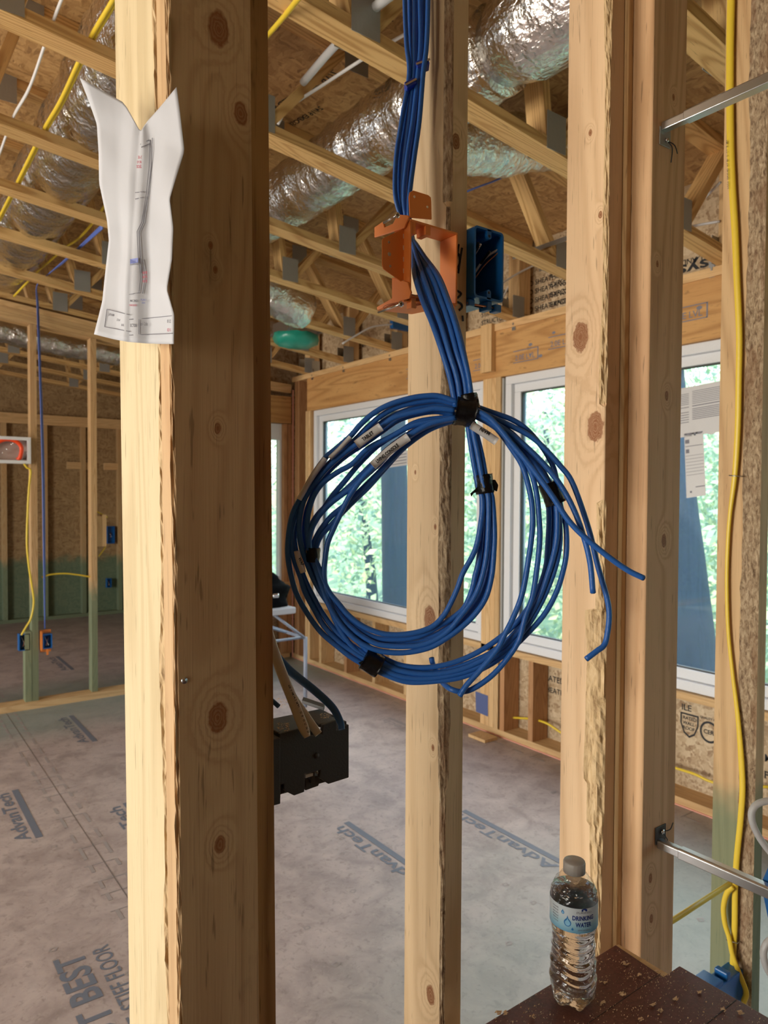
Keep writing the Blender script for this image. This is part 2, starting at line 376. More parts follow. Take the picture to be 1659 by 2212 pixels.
def thin_glass(name, tint, gloss=.06, rough=.0):
    m = bpy.data.materials.new(name); m.use_nodes = True; t = m.node_tree; t.nodes.clear(); g = NB(t)
    out = g.n('ShaderNodeOutputMaterial'); tr = g.n('ShaderNodeBsdfTransparent'); tr.inputs[0].default_value = (*tint, 1)
    gl = g.n('ShaderNodeBsdfGlossy'); gl.inputs['Roughness'].default_value = rough
    fr = g.n('ShaderNodeLayerWeight'); fr.inputs[0].default_value = .5; mx = g.n('ShaderNodeMixShader')
    g.l(g.math('ADD', g.math('MULTIPLY', g.math('POWER', fr.outputs['Facing'], 5.0), .8), gloss), mx.inputs[0]); g.l(tr.outputs[0], mx.inputs[1]); g.l(gl.outputs[0], mx.inputs[2]); g.l(mx.outputs[0], out.inputs[0]); return m, g, gl
gm, gg, gl = thin_glass('hazed window glass', (.88, .96, .97))
tl_ = gg.n('ShaderNodeBsdfTranslucent'); tl_.inputs[0].default_value = (.42, .66, 1.0, 1); mx_ = gg.n('ShaderNodeMixShader'); mx_.inputs[0].default_value = .055  # translucent blue share puts a pale haze over the view into the glass
out_ = [n for n in gm.node_tree.nodes if n.type == 'OUTPUT_MATERIAL'][0]; src_ = out_.inputs[0].links[0].from_socket
gg.l(src_, mx_.inputs[1]); gg.l(tl_.outputs[0], mx_.inputs[2]); gg.l(mx_.outputs[0], out_.inputs[0]); M['glass'] = gm
mm, gg, gl = thin_glass('clear bottle plastic', (.93, .93, .93), rough=.04)
tc_ = gg.n('ShaderNodeTexCoord'); nn_ = gg.noise(gg.vmath('MULTIPLY', tc_.outputs['Object'], (60, 60, 110)), 1, 2, .5, .6)
bb_ = gg.n('ShaderNodeBump'); bb_.inputs['Distance'].default_value = .004; gg.l(nn_, bb_.inputs['Height']); gg.l(bb_.outputs[0], gl.inputs['Normal'])
M['pet'] = mm
m, t, b = new_mat('drinking water'); b.inputs['Transmission Weight'].default_value = 1; b.inputs['IOR'].default_value = 1.33; b.inputs['Roughness'].default_value = .0; M['water'] = m
g = NB(t); tc_ = g.n('ShaderNodeTexCoord'); nz_ = g.noise(g.vmath('MULTIPLY', tc_.outputs['Object'], (70, 70, 90)), 1, 2, .5, .5); bp_ = g.n('ShaderNodeBump'); bp_.inputs['Distance'].default_value = .0025; bp_.inputs['Strength'].default_value = .5
g.l(nz_, bp_.inputs['Height']); g.l(bp_.outputs[0], b.inputs['Normal'])
def leaf_mat(name, c1, c2, c3):
    m, t, b = new_mat(name); g = NB(t); geo = g.n('ShaderNodeNewGeometry'); n = g.noise(geo.outputs['Position'], .9, 3)
    r = g.math('ADD', g.math('MULTIPLY', n, .8), g.math('MULTIPLY', geo.outputs['Random Per Island'], .3))
    c = g.ramp(r, [(.30, c1), (.48, c2), (.66, c3)]); g.l(c, b.inputs['Base Color']); b.inputs['Roughness'].default_value = .45
    b.inputs['Transmission Weight'].default_value = 0; return m
M['leaf'] = leaf_mat('leaves', (.30, .48, .38), (.55, .75, .48), (.88, .92, .50))
M['trunk'] = wood('dark trunk bark', light=(.035, .045, .075), dark=(.015, .02, .035), freq=8, warm=(.05, .05, .06))
def ground_mat():
    m, t, b = new_mat('wooded hillside'); g = NB(t); geo = g.n('ShaderNodeNewGeometry'); n = g.noise(geo.outputs['Position'], .8, 5, .7)
    c = g.ramp(n, [(.35, (.08, .14, .08)), (.5, (.24, .36, .18)), (.7, (.50, .58, .30))]); g.l(c, b.inputs['Base Color']); b.inputs['Roughness'].default_value = .8; return m
M['ground'] = ground_mat()
# ------------------------------------------------------------------ the setting
WX = 3.286; ZT = lambda x: 2.636+.11*(3.286-x)   # underside of the sloping roof trusses
fl = box('floor', -4.1, 3.45, -4.5, 9.6, -.03, 0, M['floor']); tag(fl, kind='structure')
# subfloor panel joints, nail marks and printing (flat prints on the boards)
pr = MB()
def fpt(x, y, z=.0012): return Vector((x, y, z))
def floor_print(x, y, s, ln, h, m='floor_ink', bar=True, bold=.02):
    """printing that reads along +Y with its foot towards +X"""
    k = MB(); text_on(k, s, fpt(x, y), (0, 1, 0), (-1, 0, 0), h, width=ln, bold=bold)
    if bar: k.box(x+.018, x+.048, y-.01, y+ln+.02, .0008, .0014)
    k.obj('floor_print', M[m], fl)
floor_print(2.335, 1.93, 'AdvanTech', .60, .085); floor_print(1.80, 2.16, 'AdvanTech', .60, .085)
floor_print(.60, 3.47, 'AdvanTech', .60, .085); floor_print(1.02, 2.98, 'AdvanTech', .60, .085)
floor_print(1.13, 4.62, 'AdvanTech', .60, .085); floor_print(2.9, 3.3, 'AdvanTech', .60, .085, 'floor_ink2')
floor_print(1.45, 6.6, 'AdvanTech', .60, .085)
k = MB(); text_on(k, 'OUT BEST', fpt(.585, 1.93), (0, 1, 0), (-1, 0, 0), .125, width=.58, bold=.025); k.obj('floor_print', M['floor_ink'], fl)
k = MB(); text_on(k, 'QUIET, STIFF FLOOR', fpt(.668, 1.93), (0, 1, 0), (-1, 0, 0), .078, width=.57, bold=.01); k.obj('floor_print', M['floor_ink'], fl)
k = MB()
for x0 in (.80, 3.24):
    yy = -1.2
    while yy < 9.2:
        L = random.uniform(.05, .12)
        for dx in (-.055, .05): k.box(x0+dx, x0+dx+.014, yy, yy+L, .0006, .0012)
        if random.random() < .5: k.box(x0-.07, x0+.06, yy+L, yy+L+.006, .0006, .0012)
        yy += L+random.uniform(.04, .10)
k.obj('guide_print', M['floor_ink2'], fl)
k = MB()
for x0 in (.808,): k.box(x0, x0+.0022, -1.6, 9.4, .0006, .0013)
k.obj('panel_joint', M['floor_mark'], fl)
k = MB()
for i in range(150):
    x = random.uniform(.2, 3.1); y = random.uniform(1.3, 7.5); a = random.uniform(0, PI); s_ = .017
    c = [Vector((x+math.cos(a+j*PI/2)*s_, y+math.sin(a+j*PI/2)*s_*random.uniform(.6, 1), 0)) for j in range(4)]
    q = [Vector((x, y, 0)).lerp(p, .58) for p in c]
    v = [(p.x, p.y, .001) for p in c]+[(p.x, p.y, .001) for p in q]
    k.add(v, [(j, (j+1) % 4, (j+1) % 4+4, j+4) for j in range(4)])
k.obj('nail_mark', M['floor_ink2'], fl)
# roof deck
cx = [-4.1, 3.5]
cv = [(x, y, ZT(x)+.515+d) for d in (0, .02) for x in cx for y in (-4.5, 9.6)]
ceil = mesh_obj('ceiling', cv, [(0, 1, 3, 2), (4, 6, 7, 5), (0, 4, 5, 1), (2, 3, 7, 6), (0, 2, 6, 4), (1, 5, 7, 3)], M['osb_roof']); tag(ceil, kind='structure')
k = MB()   # grade stamps on the roof deck
nrm = Vector((.11, 0, 1)).normalized(); xd = Vector((1, 0, -.11)).normalized()
def deck(x, y): return Vector((x, y, ZT(x)+.5135))
for (px, py, s_, h) in ((655, 205, 'RATED SHEATHING', .05), (700, 235, '24/16 EXPOSURE 1', .04), (735, 160, '7/16', .06), (850, 45, 'APA', .07), (820, 75, '000', .05), (690, 185, 'SIZED FOR SPACING', .035)):
    d = at(px, py, 'D', 1)-CAM; t_ = (2.636+.5135+.11*3.286-1.55)/(d.z+.11*d.x); p = CAM+d*t_
    text_on(k, s_, p, (-.15, 1, 0.016), (-1, -.15, .11), h, bold=.01)
k.obj('grade_stamp', M['ink'], ceil)

# window wall (right side of the picture)
wr = box('wall_right', 3.426, 3.44, -4.5, 6.08, 0, .57, M['osb_wall']); tag(wr, kind='structure')
mb = MB(); mb.box(3.426, 3.44, -4.5, 5.96, 2.30, 3.20); mb.box(3.426, 3.44, 5.586, 6.08, .57, 2.30); mb.box(3.30, 3.44, 6.076, 6.09, 0, 3.2); mb.box(3.426, 3.44, 5.96, 6.09, 2.30, 3.2); mb.box(3.426, 3.44, -4.5, -1.42, 0.0, 2.30); mb.obj('upper_sheathing', M['osb_wall'], wr)
stamp = MB()
for (px, py, s_, wd) in ((1010, 1400, 'CDX', .1),):
    pass
def wallp(y, z, x=3.4245): return Vector((x, y, z))
for (y, z, s_, h) in ((2.96, .40, 'RATED', .05), (2.97, .33, 'SHEATHING', .045), (2.72, .38, '7/16 IN', .05), (2.62, .30, 'EXP 1', .045), (2.60, .22, 'PS 2', .05), (3.3, .3, 'SIZED', .04), (1.62, .30, 'MILL 417', .05), (1.62, .22, 'PANEL', .05)):
    text_on(stamp, s_, wallp(y, z), (0, -1, 0), (0, 0, 1), h, bold=.012)
# round and shield shaped certification stamps
def ring(mb, c, r1, r2, n=28, sx=1, sz=1):
    v = []; f = []
    for i in range(n):
        a = 2*PI*i/n
        for r in (r1, r2): v.append((c.x, c.y+math.cos(a)*r*sx, c.z+math.sin(a)*r*sz))
    for i in range(n): j = (i+1) % n; f.append((2*i, 2*i+1, 2*j+1, 2*j))
    mb.add(v, f)
c1 = at(1532, 1582, 'X', 3.4245); ring(stamp, c1, .050, .040, sz=1.1); text_on(stamp, 'CERT', c1+Vector((0, .03, -.01)), (0, -1, 0), (0, 0, 1), .03, bold=.02); text_on(stamp, 'QUALITY MARK', c1+Vector((0, .05, .062)), (0, -1, 0), (0, 0, 1), .016, bold=.02)
c2 = at(1489, 1565, 'X', 3.4245)
sh = [(-.05, .055), (.05, .055), (.05, 0), (.03, -.05), (0, -.07), (-.03, -.05), (-.05, 0)]
k2 = [Vector((3.4245, c2.y-a, c2.z+b_)) for a, b_ in sh]; k3 = [Vector((3.4245, c2.y-a*.84, c2.z+b_*.84)) for a, b_ in sh]
stamp.add(k2+k3, [(i, (i+1) % 7, (i+1) % 7+7, i+7) for i in range(7)])
for i, s_ in enumerate(('RATED', 'WALL', 'ROOF')): text_on(stamp, s_, c2+Vector((0, .036, .022-i*.026)), (0, -1, 0), (0, 0, 1), .024, bold=.02)
text_on(stamp, 'ILE', c2+Vector((0, .045, .068)), (0, -1, 0), (0, 0, 1), .045, bold=.02)
# stamps high on the rim sheathing, some upside down
for i in range(4):
    text_on(stamp, 'STRUCTURAL 1 RATED SHEATHING', wallp(3.55, 2.70+.055*i), (0, -1, 0), (0, 0, 1), .045, bold=.012)
    text_on(stamp, 'EXPOSURE 1 SIZED FOR SPACING', wallp(2.95, 2.70+.06*i), (0, -1, 0), (0, 0, 1), .045, bold=.012)
    text_on(stamp, 'PS 2-10 MILL 417', wallp(4.0+.62*i, 2.78), (0, -1, 0), (0, 0, 1), .045, bold=.012)
text_on(stamp, 'system', at(1533, 557, 'X', 3.4245), (0, 1, 0), (0, 0, -1), .085, width=.40, bold=.02)
text_on(stamp, 'WALL AND ROOF SHEATHING 7/16', at(1555, 540, 'X', 3.4245), (0, 1, 0), (0, 0, -1), .04, bold=.01)
stamp.obj('grade_stamp', M['ink'], wr)
board('bottom_plate', (3.356, -1.6, .0225), (3.356, 5.92, .0225), .14, .040, (1, 0, 0), M['plate'], wr)
board('sill_plate', (3.356, -1.6, .553), (3.356, 5.60, .553), .14, .038, (1, 0, 0), M['plate'], wr)
hd = board('header', (3.356, -1.6, 2.445), (3.356, 5.66, 2.445), .14, .294, (1, 0, 0), M['lvl'], wr)
for nm, z_ in (('top_plate', 2.613),): board(nm, (3.350, -1.6, z_), (3.350, 5.92, z_), .152, .044, (1, 0, 0), M['plate'], wr)
k = MB()
for (y, z, r) in ((2.98, 2.46, .012), (2.80, 2.50, .01), (2.70, 2.36, .012), (2.90, 2.38, .012), (2.68, 2.50, .016), (1.9, 2.46, .012), (2.98, 2.40, .009)):
    k.add([(3.2855, y+math.cos(i)*r*1.3, z+math.sin(i)*r*.8) for i in [j*.7 for j in range(9)]], [tuple(range(9))])
for (y, z) in ((3.02, 2.40), (2.74, 2.44), (1.96, 2.44), (4.1, 2.44), (3.38, 2.40)):
    k.box(3.2852, 3.2856, y-.10, y+.10, z+.035, z+.040); k.box(3.2852, 3.2856, y-.10, y+.10, z-.035, z-.030); k.box(3.2852, 3.2856, y-.104, y-.096, z-.035, z+.04)
    text_on(k, '2.0E LVL', (3.2852, y+.085, z-.02), (0, -1, 0), (0, 0, 1), .045, bold=.01)
k.obj('header_stamp', M['ink_soft'], wr)
def yat(px, x=WX): return at(px, 1100, 'X', x).y
for (ya, yb) in ((5.60, 5.64), (5.645, 5.685), (5.80, 5.84), (5.845, 5.885)): stud('stud', 3.286, 3.42, ya, yb, .0425, 2.30 if ya < 5.7 else 2.591, M['pine_red'] if ya > 5.7 else M['pine'], wr)
for ya, mt in ((3.226, 'pine'), (3.266, 'pine'), (3.306, 'pine'), (3.346, 'plate')): stud('stud', 3.286, 3.42, ya, ya+.0385, .0425, 2.298, M[mt], wr)
tag(mesh_obj('flashing_strip', boxv(3.30, 3.41, 3.214, 3.2262, .60, 2.29), BF, M['vinyl_in'], wr), 'grey flashing strip')
y_ = 5.35
for ya in (2.93, 2.52, 2.11, 1.70, 1.29, .88, .47, .06, 3.76, 4.17, 4.58, 4.99, 5.40): stud('cripple_stud', 3.286, 3.42, ya, ya+.038, .0425, .534, M['pine_red'] if ya in (2.93, 4.99, 1.29) else M['pine'], wr)
stud('cripple_stud', 3.286, 3.42, 3.17, 3.208, .0425, .534, M['pine_red'], wr)
box('nailed_block', 3.246, 3.286, yat(1059, 3.25), yat(1036, 3.25), 2.335, 2.64, M['plate'], wr, .001)
for (y, z) in ((yat(1107), 2.60), (yat(742), 2.60), (yat(842), 2.60), (yat(675), 2.60), (yat(1530), 2.62)):
    tie = MB(); tie.box(3.279, 3.286, y-.014, y+.014, z-.03, z+.07); tie.box(3.27, 3.279, y-.008, y+.0, z, z+.016); tie.box(3.27, 3.35, y-.014, y-.011, z+.045, z+.14)
    tie.obj('hurricane_tie', M['galv'], wr)
k = MB(); k.box(3.279, 3.286, -1.6, 5.90, 0.0, .006); k.box(3.28, 3.287, 5.905, 5.925, 0, 2.52); k.obj('sill_sealer', M['pink'], wr)
mesh_obj('blue_sticker', [at(1027, 1493, 'X', 3.284), at(1054, 1503, 'X', 3.284), at(1054, 1548, 'X', 3.284), at(1028, 1537, 'X', 3.284)], [(0, 1, 2, 3)], plain('faded blue card', (.09, .12, .27), .6), wr)

def ringbox(mb, x0, x1, y0, y1, z0, z1, t_):
    mb.box(x0, x1, y0, y1, z0, z0+t_); mb.box(x0, x1, y0, y1, z1-t_, z1); mb.box(x0, x1, y0, y0+t_, z0+t_, z1-t_); mb.box(x0, x1, y1-t_, y1, z0+t_, z1-t_)
def window(i, y0, y1, z0=.575, z1=2.297):
    r = empty('window_%d' % i, (3.36, (y0+y1)/2, z0), kind='structure')
    a = MB(); ringbox(a, 3.312, 3.424, y0, y1, z0, z1, .050); bevel(a.obj('outer_frame', M['vinyl'], r), .003)
    a = MB(); ringbox(a, 3.340, 3.40, y0+.0505, y1-.0505, z0+.0505, z1-.0505, .052); bevel(a.obj('sash_frame', M['vinyl'], r), .004)
    a = MB(); ringbox(a, 3.352, 3.378, y0+.103, y1-.103, z0+.103, z1-.103, .006); a.obj('glazing_bead', M['darkgrey'], r)
    a = MB(); a.box(3.362, 3.366, y0+.104, y1-.104, z0+.104, z1-.104); a.obj('glass_pane', M['glass'], r)
    return r
window(1, 3.392, 5.585); window(2, 1.08, 3.210); window(3, -1.4, .98)
# short return wall at the far corner with its own window, rear room right wall
wb = box('wall_back', 2.80, 3.30, 6.06, 6.075, 0, .72, M['osb_wall']); tag(wb, kind='structure')
board('bottom_plate', (2.80, 5.99, .022), (3.27, 5.99, .022), .10, .04, (0, 1, 0), M['plate'], wb)
board('header', (2.72, 5.99, 2.33), (3.27, 5.99, 2.33), .13, .25, (0, 1, 0), M['lvl'], wb)
board('top_plate', (2.72, 5.99, 2.56), (3.27, 5.99, 2.53), .13, .08, (0, 1, 0), M['plate'], wb)
board('sill_plate', (2.80, 5.99, .70), (3.27, 5.99, .70), .13, .04, (0, 1, 0), M['plate'], wb)
for xa in (3.195, 3.24): stud('stud', xa, xa+.038, 5.93, 6.05, .043, 2.20, M['pine_red'] if xa > 3.15 else M['pine'], wb)
for xa in (2.84, 2.98): stud('cripple_stud', xa, xa+.038, 5.93, 6.05, .043, .68, M['pine'], wb)
box('upper_sheathing', 2.72, 3.40, 6.06, 6.075, 2.2, 3.2, M['osb_wall'], wb)
r = empty('window_4', (2.98, 6.0, .72), kind='structure')
a = MB()
for q in ((2.83, 2.87), (3.172, 3.193)): a.box(q[0], q[1], 5.97, 6.04, .722, 2.20)
a.box(2.871, 3.171, 5.97, 6.04, .722, .77); a.box(2.871, 3.171, 5.97, 6.04, 2.05, 2.20); a.obj('window_frame', M['vinyl'], r)
a = MB(); a.box(2.871, 3.171, 6.0, 6.004, .771, 2.049); a.obj('glass_pane', M['glass'], r)
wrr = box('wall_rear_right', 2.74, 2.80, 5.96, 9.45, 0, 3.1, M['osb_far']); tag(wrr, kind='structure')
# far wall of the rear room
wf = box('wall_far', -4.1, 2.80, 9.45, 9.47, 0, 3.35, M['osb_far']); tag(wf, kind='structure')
board('bottom_plate', (-4, 9.40, .02), (2.74, 9.40, .02), .09, .04, (0, 1, 0), M['pine_green_low'], wf)
board('top_plate', (-4, 9.40, 2.42), (2.74, 9.40, 2.42), .09, .12, (0, 1, 0), M['plate'], wf)
x_ = -3.5
while x_ < 2.7:
    stud('stud', x_, x_+.05, 9.36, 9.448, .042, 2.36, M['pine_green_low'], wf); x_ += .44
for xa in (2.00, 2.44): board('blocking', (xa+.06, 9.41, 1.88), (xa+.37 if xa < 2.3 else 2.73, 9.41, 1.88), .06, .09, (0, 1, 0), M['pine'], wf)
wl = MB()  # unseen left wall, openings cut to fit the area lamps
for (y0, y1, z0, z1) in ((-4.5, 9.6, 2.45, 4.1), (-4.5, -.5, 0, 2.45), (1.1, 2.0, 0, 2.45), (4.8, 6.6, 0, 2.45), (8.6, 9.6, 0, 2.45), (2.0, 4.8, 0, .6), (6.6, 8.6, 0, .8)): wl.box(-4.1, -4.06, y0, y1, z0, z1)
tag(wl.obj('wall_left', M['osb_wall']), kind='structure')
tag(box('wall_behind_camera', -4.1, 3.45, -4.52, -4.50, 0, 4.1, M['osb_far']), kind='structure')
# partition between the two rooms (middle distance, left)
wp = board('wall_partition', (-4.0, 5.625, .0225), (2.74, 5.625, .0225), .135, .045, (0, 1, 0), M['plate']); tag(wp, kind='structure')
for d_ in (.0605, .1005, .1405): board('top_plate', (-4.0, 5.645, ZT(-4)-d_+.02), (2.74, 5.645, ZT(2.74)-d_+.02), .09, .0385, (0, 1, 0), M['plate'], wp)
for xa in (.17, .58, .985, 1.395, 1.80, 2.21, 2.60): stud('stud', xa, xa+.042, 5.60, 5.69, .0455, ZT(xa)-.145, M['pine_green'], wp)
stud('stud', .94, .982, 5.60, 5.69, .041, .55, M['pine_green'], wp)

# ------------------------------------------------------------------ outside
gv = []; gf = []; nx, ny = 26, 40
for i in range(nx):
    for j in range(ny):
        x = 3.5+i*1.3; y = -12+j*1.3; gv.append((x, y, -2.2+.02*(x-3.5)**1.75+.5*noise.noise(Vector((x*.3, y*.3, 0)))))
for i in range(nx-1):
    for j in range(ny-1): gf.append((i*ny+j, (i+1)*ny+j, (i+1)*ny+j+1, i*ny+j+1))
tag(mesh_obj('hillside_ground', gv, gf, M['ground'], smooth=True), kind='structure')
def crown(c, rx, rz, n, s_):
    v = []; f = []
    for i in range(n):
        th = random.uniform(0, 2*PI); u_ = random.uniform(-1, 1); rr = random.random()**.45
        p = Vector(c)+Vector((math.cos(th)*math.sqrt(1-u_*u_)*rx*rr, math.sin(th)*math.sqrt(1-u_*u_)*rx*rr, u_*rz*rr))
        if noise.noise(p*.9) < -.12: continue
        a = Vector((random.uniform(-1, 1), random.uniform(-1, 1), random.uniform(-1, 1))).normalized(); b_ = a.orthogonal().normalized(); ss = s_*random.uniform(.5, 1.2)
        k_ = len(v); v += [p-a*ss, p+b_*ss*.5, p+a*ss, p-b_*ss*.5]; f.append((k_, k_+1, k_+2, k_+3))
    return v, f
TREES = [('slim leafy tree outside, left of the middle stud', (7.4, 10.6), 3.0, 3.6), ('bushy tree outside the left window pane', (8.8, 8.4), 3.0, 3.5),
 ('broad tree outside behind the cable coil', (9.8, 6.0), 3.2, 3.8), ('tree outside the right window with yellow green leaves', (9.6, 3.6), 3.0, 3.4),
 ('tree outside beyond the window sticker', (8.6, 1.8), 2.6, 3.6), ('tree outside at the right edge of the windows', (8.0, -.3), 2.4, 3.0), ('distant tree high on the wooded hillside', (14.5, 12.5), 5, 5), ('distant broad tree on the hillside behind', (15.5, 6.0), 5, 5), ('distant tree low on the hillside at right', (14.5, .5), 5, 5)]
for i, (lb, (x, y), rx, rz) in enumerate(TREES):
    zg = -2.2+.02*(x-3.5)**1.75
    t_ = empty('leafy_tree', (x, y, zg), lb, 'tree', 'trees outside the windows')
    zc = zg+rz*.9+.2
    tube('trunk', [(x, y, zg-.2), (x+.1, y-.05, zg+1.6), (x-.05, y+.1, zc)], lambda q: .16-.1*q, M['trunk'], t_, 8)
    v, f = crown((x, y, zc), rx, rz, 9000 if x < 12 else 9000, .09 if x < 12 else .15); mesh_obj('foliage', v, f, M['leaf'], t_)
def bare_trunk(px0, px1, d, lb, w0, w1):
    a = at(px0, 960, 'D', d); b_ = at(px1, 1480, 'D', d); dr = (b_-a).normalized()
    t_ = empty('tree_trunk', b_+dr*1.5, lb, 'tree trunk')
    tube('trunk', [a-dr*3, a, (a+b_)/2, b_, b_+dr*1.5], lambda q: w0+(w1-w0)*q, M['trunk'], t_, 14)
bare_trunk(850, 862, 6.6, 'dark straight trunk outside, left of the middle stud', .11, .16)
bare_trunk(1450, 1492, 5.2, 'thick dark trunk outside beside the window sticker', .10, .24)

# ------------------------------------------------------------------ roof trusses
TY = [-.15, .49, 1.14, 1.81, 2.465, 3.165, 3.765, 4.40, 5.06, 5.70, 6.35, 7.0, 7.65, 8.3, 8.95]
TL = ['roof truss furthest behind the camera position', 'roof truss just behind the camera position', 'roof truss seen at the top right beyond the post', 'nearest long roof truss crossing the top of the picture', 'second roof truss, behind the printed papers', 'third roof truss, level with the top of the orange box', 'fourth roof truss, below the left silver duct', 'fifth roof truss, behind the foot of the papers', 'sixth roof truss, above the green film', 'roof truss resting over the partition plate', 'first roof truss beyond the partition', 'second roof truss beyond the partition', 'third roof truss beyond the partition', 'fourth roof truss beyond the partition', 'last roof truss by the far wall']
def make_truss(Y):
    y = Y-.045
    r = empty('roof_truss', (0, y, ZT(0)), TL[0], 'roof truss', 'roof trusses across the ceiling')
    up = .11
    def P(x, h): return Vector((x, y, ZT(x)+h))
    sd = (0, 1, 0)
    board('bottom_chord', P(-4.0, .019), P(3.40, .019), .089, .038, sd, M['pine_truss'], r)
    board('top_chord', P(-4.0, .494), P(3.40, .494), .089, .038, sd, M['pine_truss'], r)
    for (b_, t_) in ((-1.30, -1.66), (-1.30, -.93), (-.47, -.84), (-.47, -.1), (.36, 0), (.36, .53), (1.19, 1.04), (1.19, 1.56), (2.02, 1.93), (2.02, 2.42), (2.85, 2.50), (2.85, 3.2)):
        board('web', P(b_+(.03 if t_ > b_ else -.03), .040), P(t_, .474), .085, .038, sd, M['pine_truss'], r)
    board('end_web', P(3.335, .04), P(3.335, .474), .089, .10, sd, M['plate'], r)
    for b_ in (-1.30, -.47, .36, 1.19, 2.02, 2.85, 3.28):
        for s_ in (-1, 1):
            q = y+s_*.0462
            c = P(b_, 0); mesh_obj('truss_plate', boxv(c.x-.05, c.x+.05, q-.001, q+.001, c.z+.002, c.z+.135), BF, M['plate_metal'], r)
    for t_ in (-.89, .545, 1.05, 1.6, 2.44):
        q = y-.0462; c = P(t_, 0); mesh_obj('truss_plate', boxv(c.x-.055, c.x+.055, q-.001, q+.001, c.z+.39, c.z+.512), BF, M['plate_metal'], r)
    return r
proto = make_truss(TY[0])
for i, Y in enumerate(TY[1:]):
    r = proto.copy(); C.objects.link(r); r.location.y = Y-.045; r['label'] = TL[i+1]
    for ch in proto.children:
        c = ch.copy(); C.objects.link(c); c.parent = r

# ------------------------------------------------------------------ ducts
def duct(name, pts, r, lb, seg=10, n=64, amp=.012, group=None):
    P = crom(pts, seg*4); L = 0; v = []; f = []
    # resample evenly
    tot = sum((P[i+1]-P[i]).length for i in range(len(P)-1)); N = max(12, int(tot/.022)); Q = []; acc = 0; i = 0
    for k_ in range(N+1):
        d = tot*k_/N
        while i < len(P)-2 and acc+(P[i+1]-P[i]).length < d: acc += (P[i+1]-P[i]).length; i += 1
        Q.append(P[i].lerp(P[i+1], min(1, (d-acc)/max(1e-6, (P[i+1]-P[i]).length))))
    nrm = Vector((0, 0, 1)); sd = random.random()*50
    for k_, p in enumerate(Q):
        t_ = (Q[min(N, k_+1)]-Q[max(0, k_-1)]).normalized(); nrm = (nrm-t_*nrm.dot(t_)).normalized(); b_ = t_.cross(nrm)
        for j in range(n):
            a = 2*PI*j/n; d_ = nrm*math.cos(a)+b_*math.sin(a)
            q = Vector((k_*.022*16+sd, math.cos(a)*1.6, math.sin(a)*1.6)); q2 = Vector((k_*.022*40+sd, math.cos(a)*2.5, math.sin(a)*2.5))
            rr = (r(k_/N) if callable(r) else r)+amp*(noise.noise(q)*.5+noise.noise(q2)*.5)+.002*math.sin(k_*.022*95)
            v.append(p+d_*rr)
    for k_ in range(N):
        for j in range(n): j2 = (j+1) % n; f.append((k_*n+j, k_*n+j2, (k_+1)*n+j2, (k_+1)*n+j))
    f.append(tuple(range(n))[::-1]); f.append(tuple(N*n+j for j in range(n)))
    o = mesh_obj(name, v, f, M['foil'], None, True); tag(o, lb, 'duct', group); return o
duct('foil_duct', [(.80, .2, 3.12), (.80, 2, 3.11), (.80, 4, 3.11), (.80, 5.9, 3.11)], .175, 'big crinkled foil duct at upper left, behind the white papers', amp=.016)
duct('foil_duct', [(1.74, 1.72, 3.035), (1.74, 2.5, 3.03), (1.74, 3.3, 3.03), (1.74, 4.3, 3.04)], .142, 'foil duct above centre, left of the blue cable bundle')
duct('foil_duct', [(1.72, .3, 3.05), (1.72, 1.0, 3.05), (1.73, 1.55, 3.035), (1.74, 1.74, 3.03)], lambda q: .158 if q < .9 else .158-.5*(q-.9), 'wide bright foil duct at the top, right of the middle stud')
duct('foil_duct', [at(945, 285, 'Y', 2.16), at(1000, 303, 'Y', 2.15), at(1080, 312, 'Y', 2.12), at(1180, 312, 'Y', 2.1), at(1300, 318, 'Y', 2.1)], lambda q: .13-.04*q, 'crumpled foil duct elbow sagging below the wide duct', amp=.02)
duct('foil_duct', [at(470, 560, 'Y', 4.05), at(560, 618, 'Y', 4.05), at(625, 655, 'Y', 4.05), at(652, 668, 'Y', 4.08)], .125, 'short shiny foil duct end over the green film', amp=.02)
duct('foil_duct', [at(-60, 700, 'Y', 6.7), at(40, 722, 'Y', 6.7), at(120, 742, 'Y', 6.7), at(200, 756, 'Y', 6.7), at(260, 768, 'Y', 6.7)], .10, 'narrow foil duct beyond the partition plate', amp=.02)
# ------------------------------------------------------------------ wiring up in the trusses
def wire(name, pts, r, mat, lb, cat, group=None, n=8, flat=1.0): return tag(tube(name, pts, r, M[mat], None, n, 6, flat), lb, cat, group)
wire('white_cable', [(.46, 1.2, 3.0), (.485, 1.7, 2.965), (.49, 2.05, 2.99), (.492, 2.42, 2.99), (.49, 2.75, 2.955), (.49, 3.1, 2.99), (.49, 3.5, 2.975), (.49, 4.2, 2.985)], .0075, 'white_cable', 'white cable running over the trusses at the upper left corner', 'cable', flat=.6)
for i, (dx, dz) in enumerate(((0, 0), (.010, .004))):
    wire('yellow_cable', [(.60+dx, .8, 2.985+dz), (.60+dx, 1.75, 2.977+dz), (.602+dx, 2.1, 2.965+dz), (.60+dx, 2.42, 2.98+dz), (.60+dx, 2.8, 2.965+dz), (.60+dx, 3.12, 2.98+dz), (.60+dx, 3.7, 2.977+dz), (.60+dx, 4.8, 2.98+dz)], .0075, 'yellow', 'yellow cable of the pair lying over the trusses left of the papers', 'cable', 'yellow cables over the trusses')
wire('yellow_cable', [at(650, -10, 'Y', 1.6), at(610, 40, 'Y', 1.85), at(566, 90, 'Y', 2.15), at(530, 130, 'Y', 2.4)], .0075, 'yellow', 'short stretch of yellow cable right of the dark stud at top', 'cable')
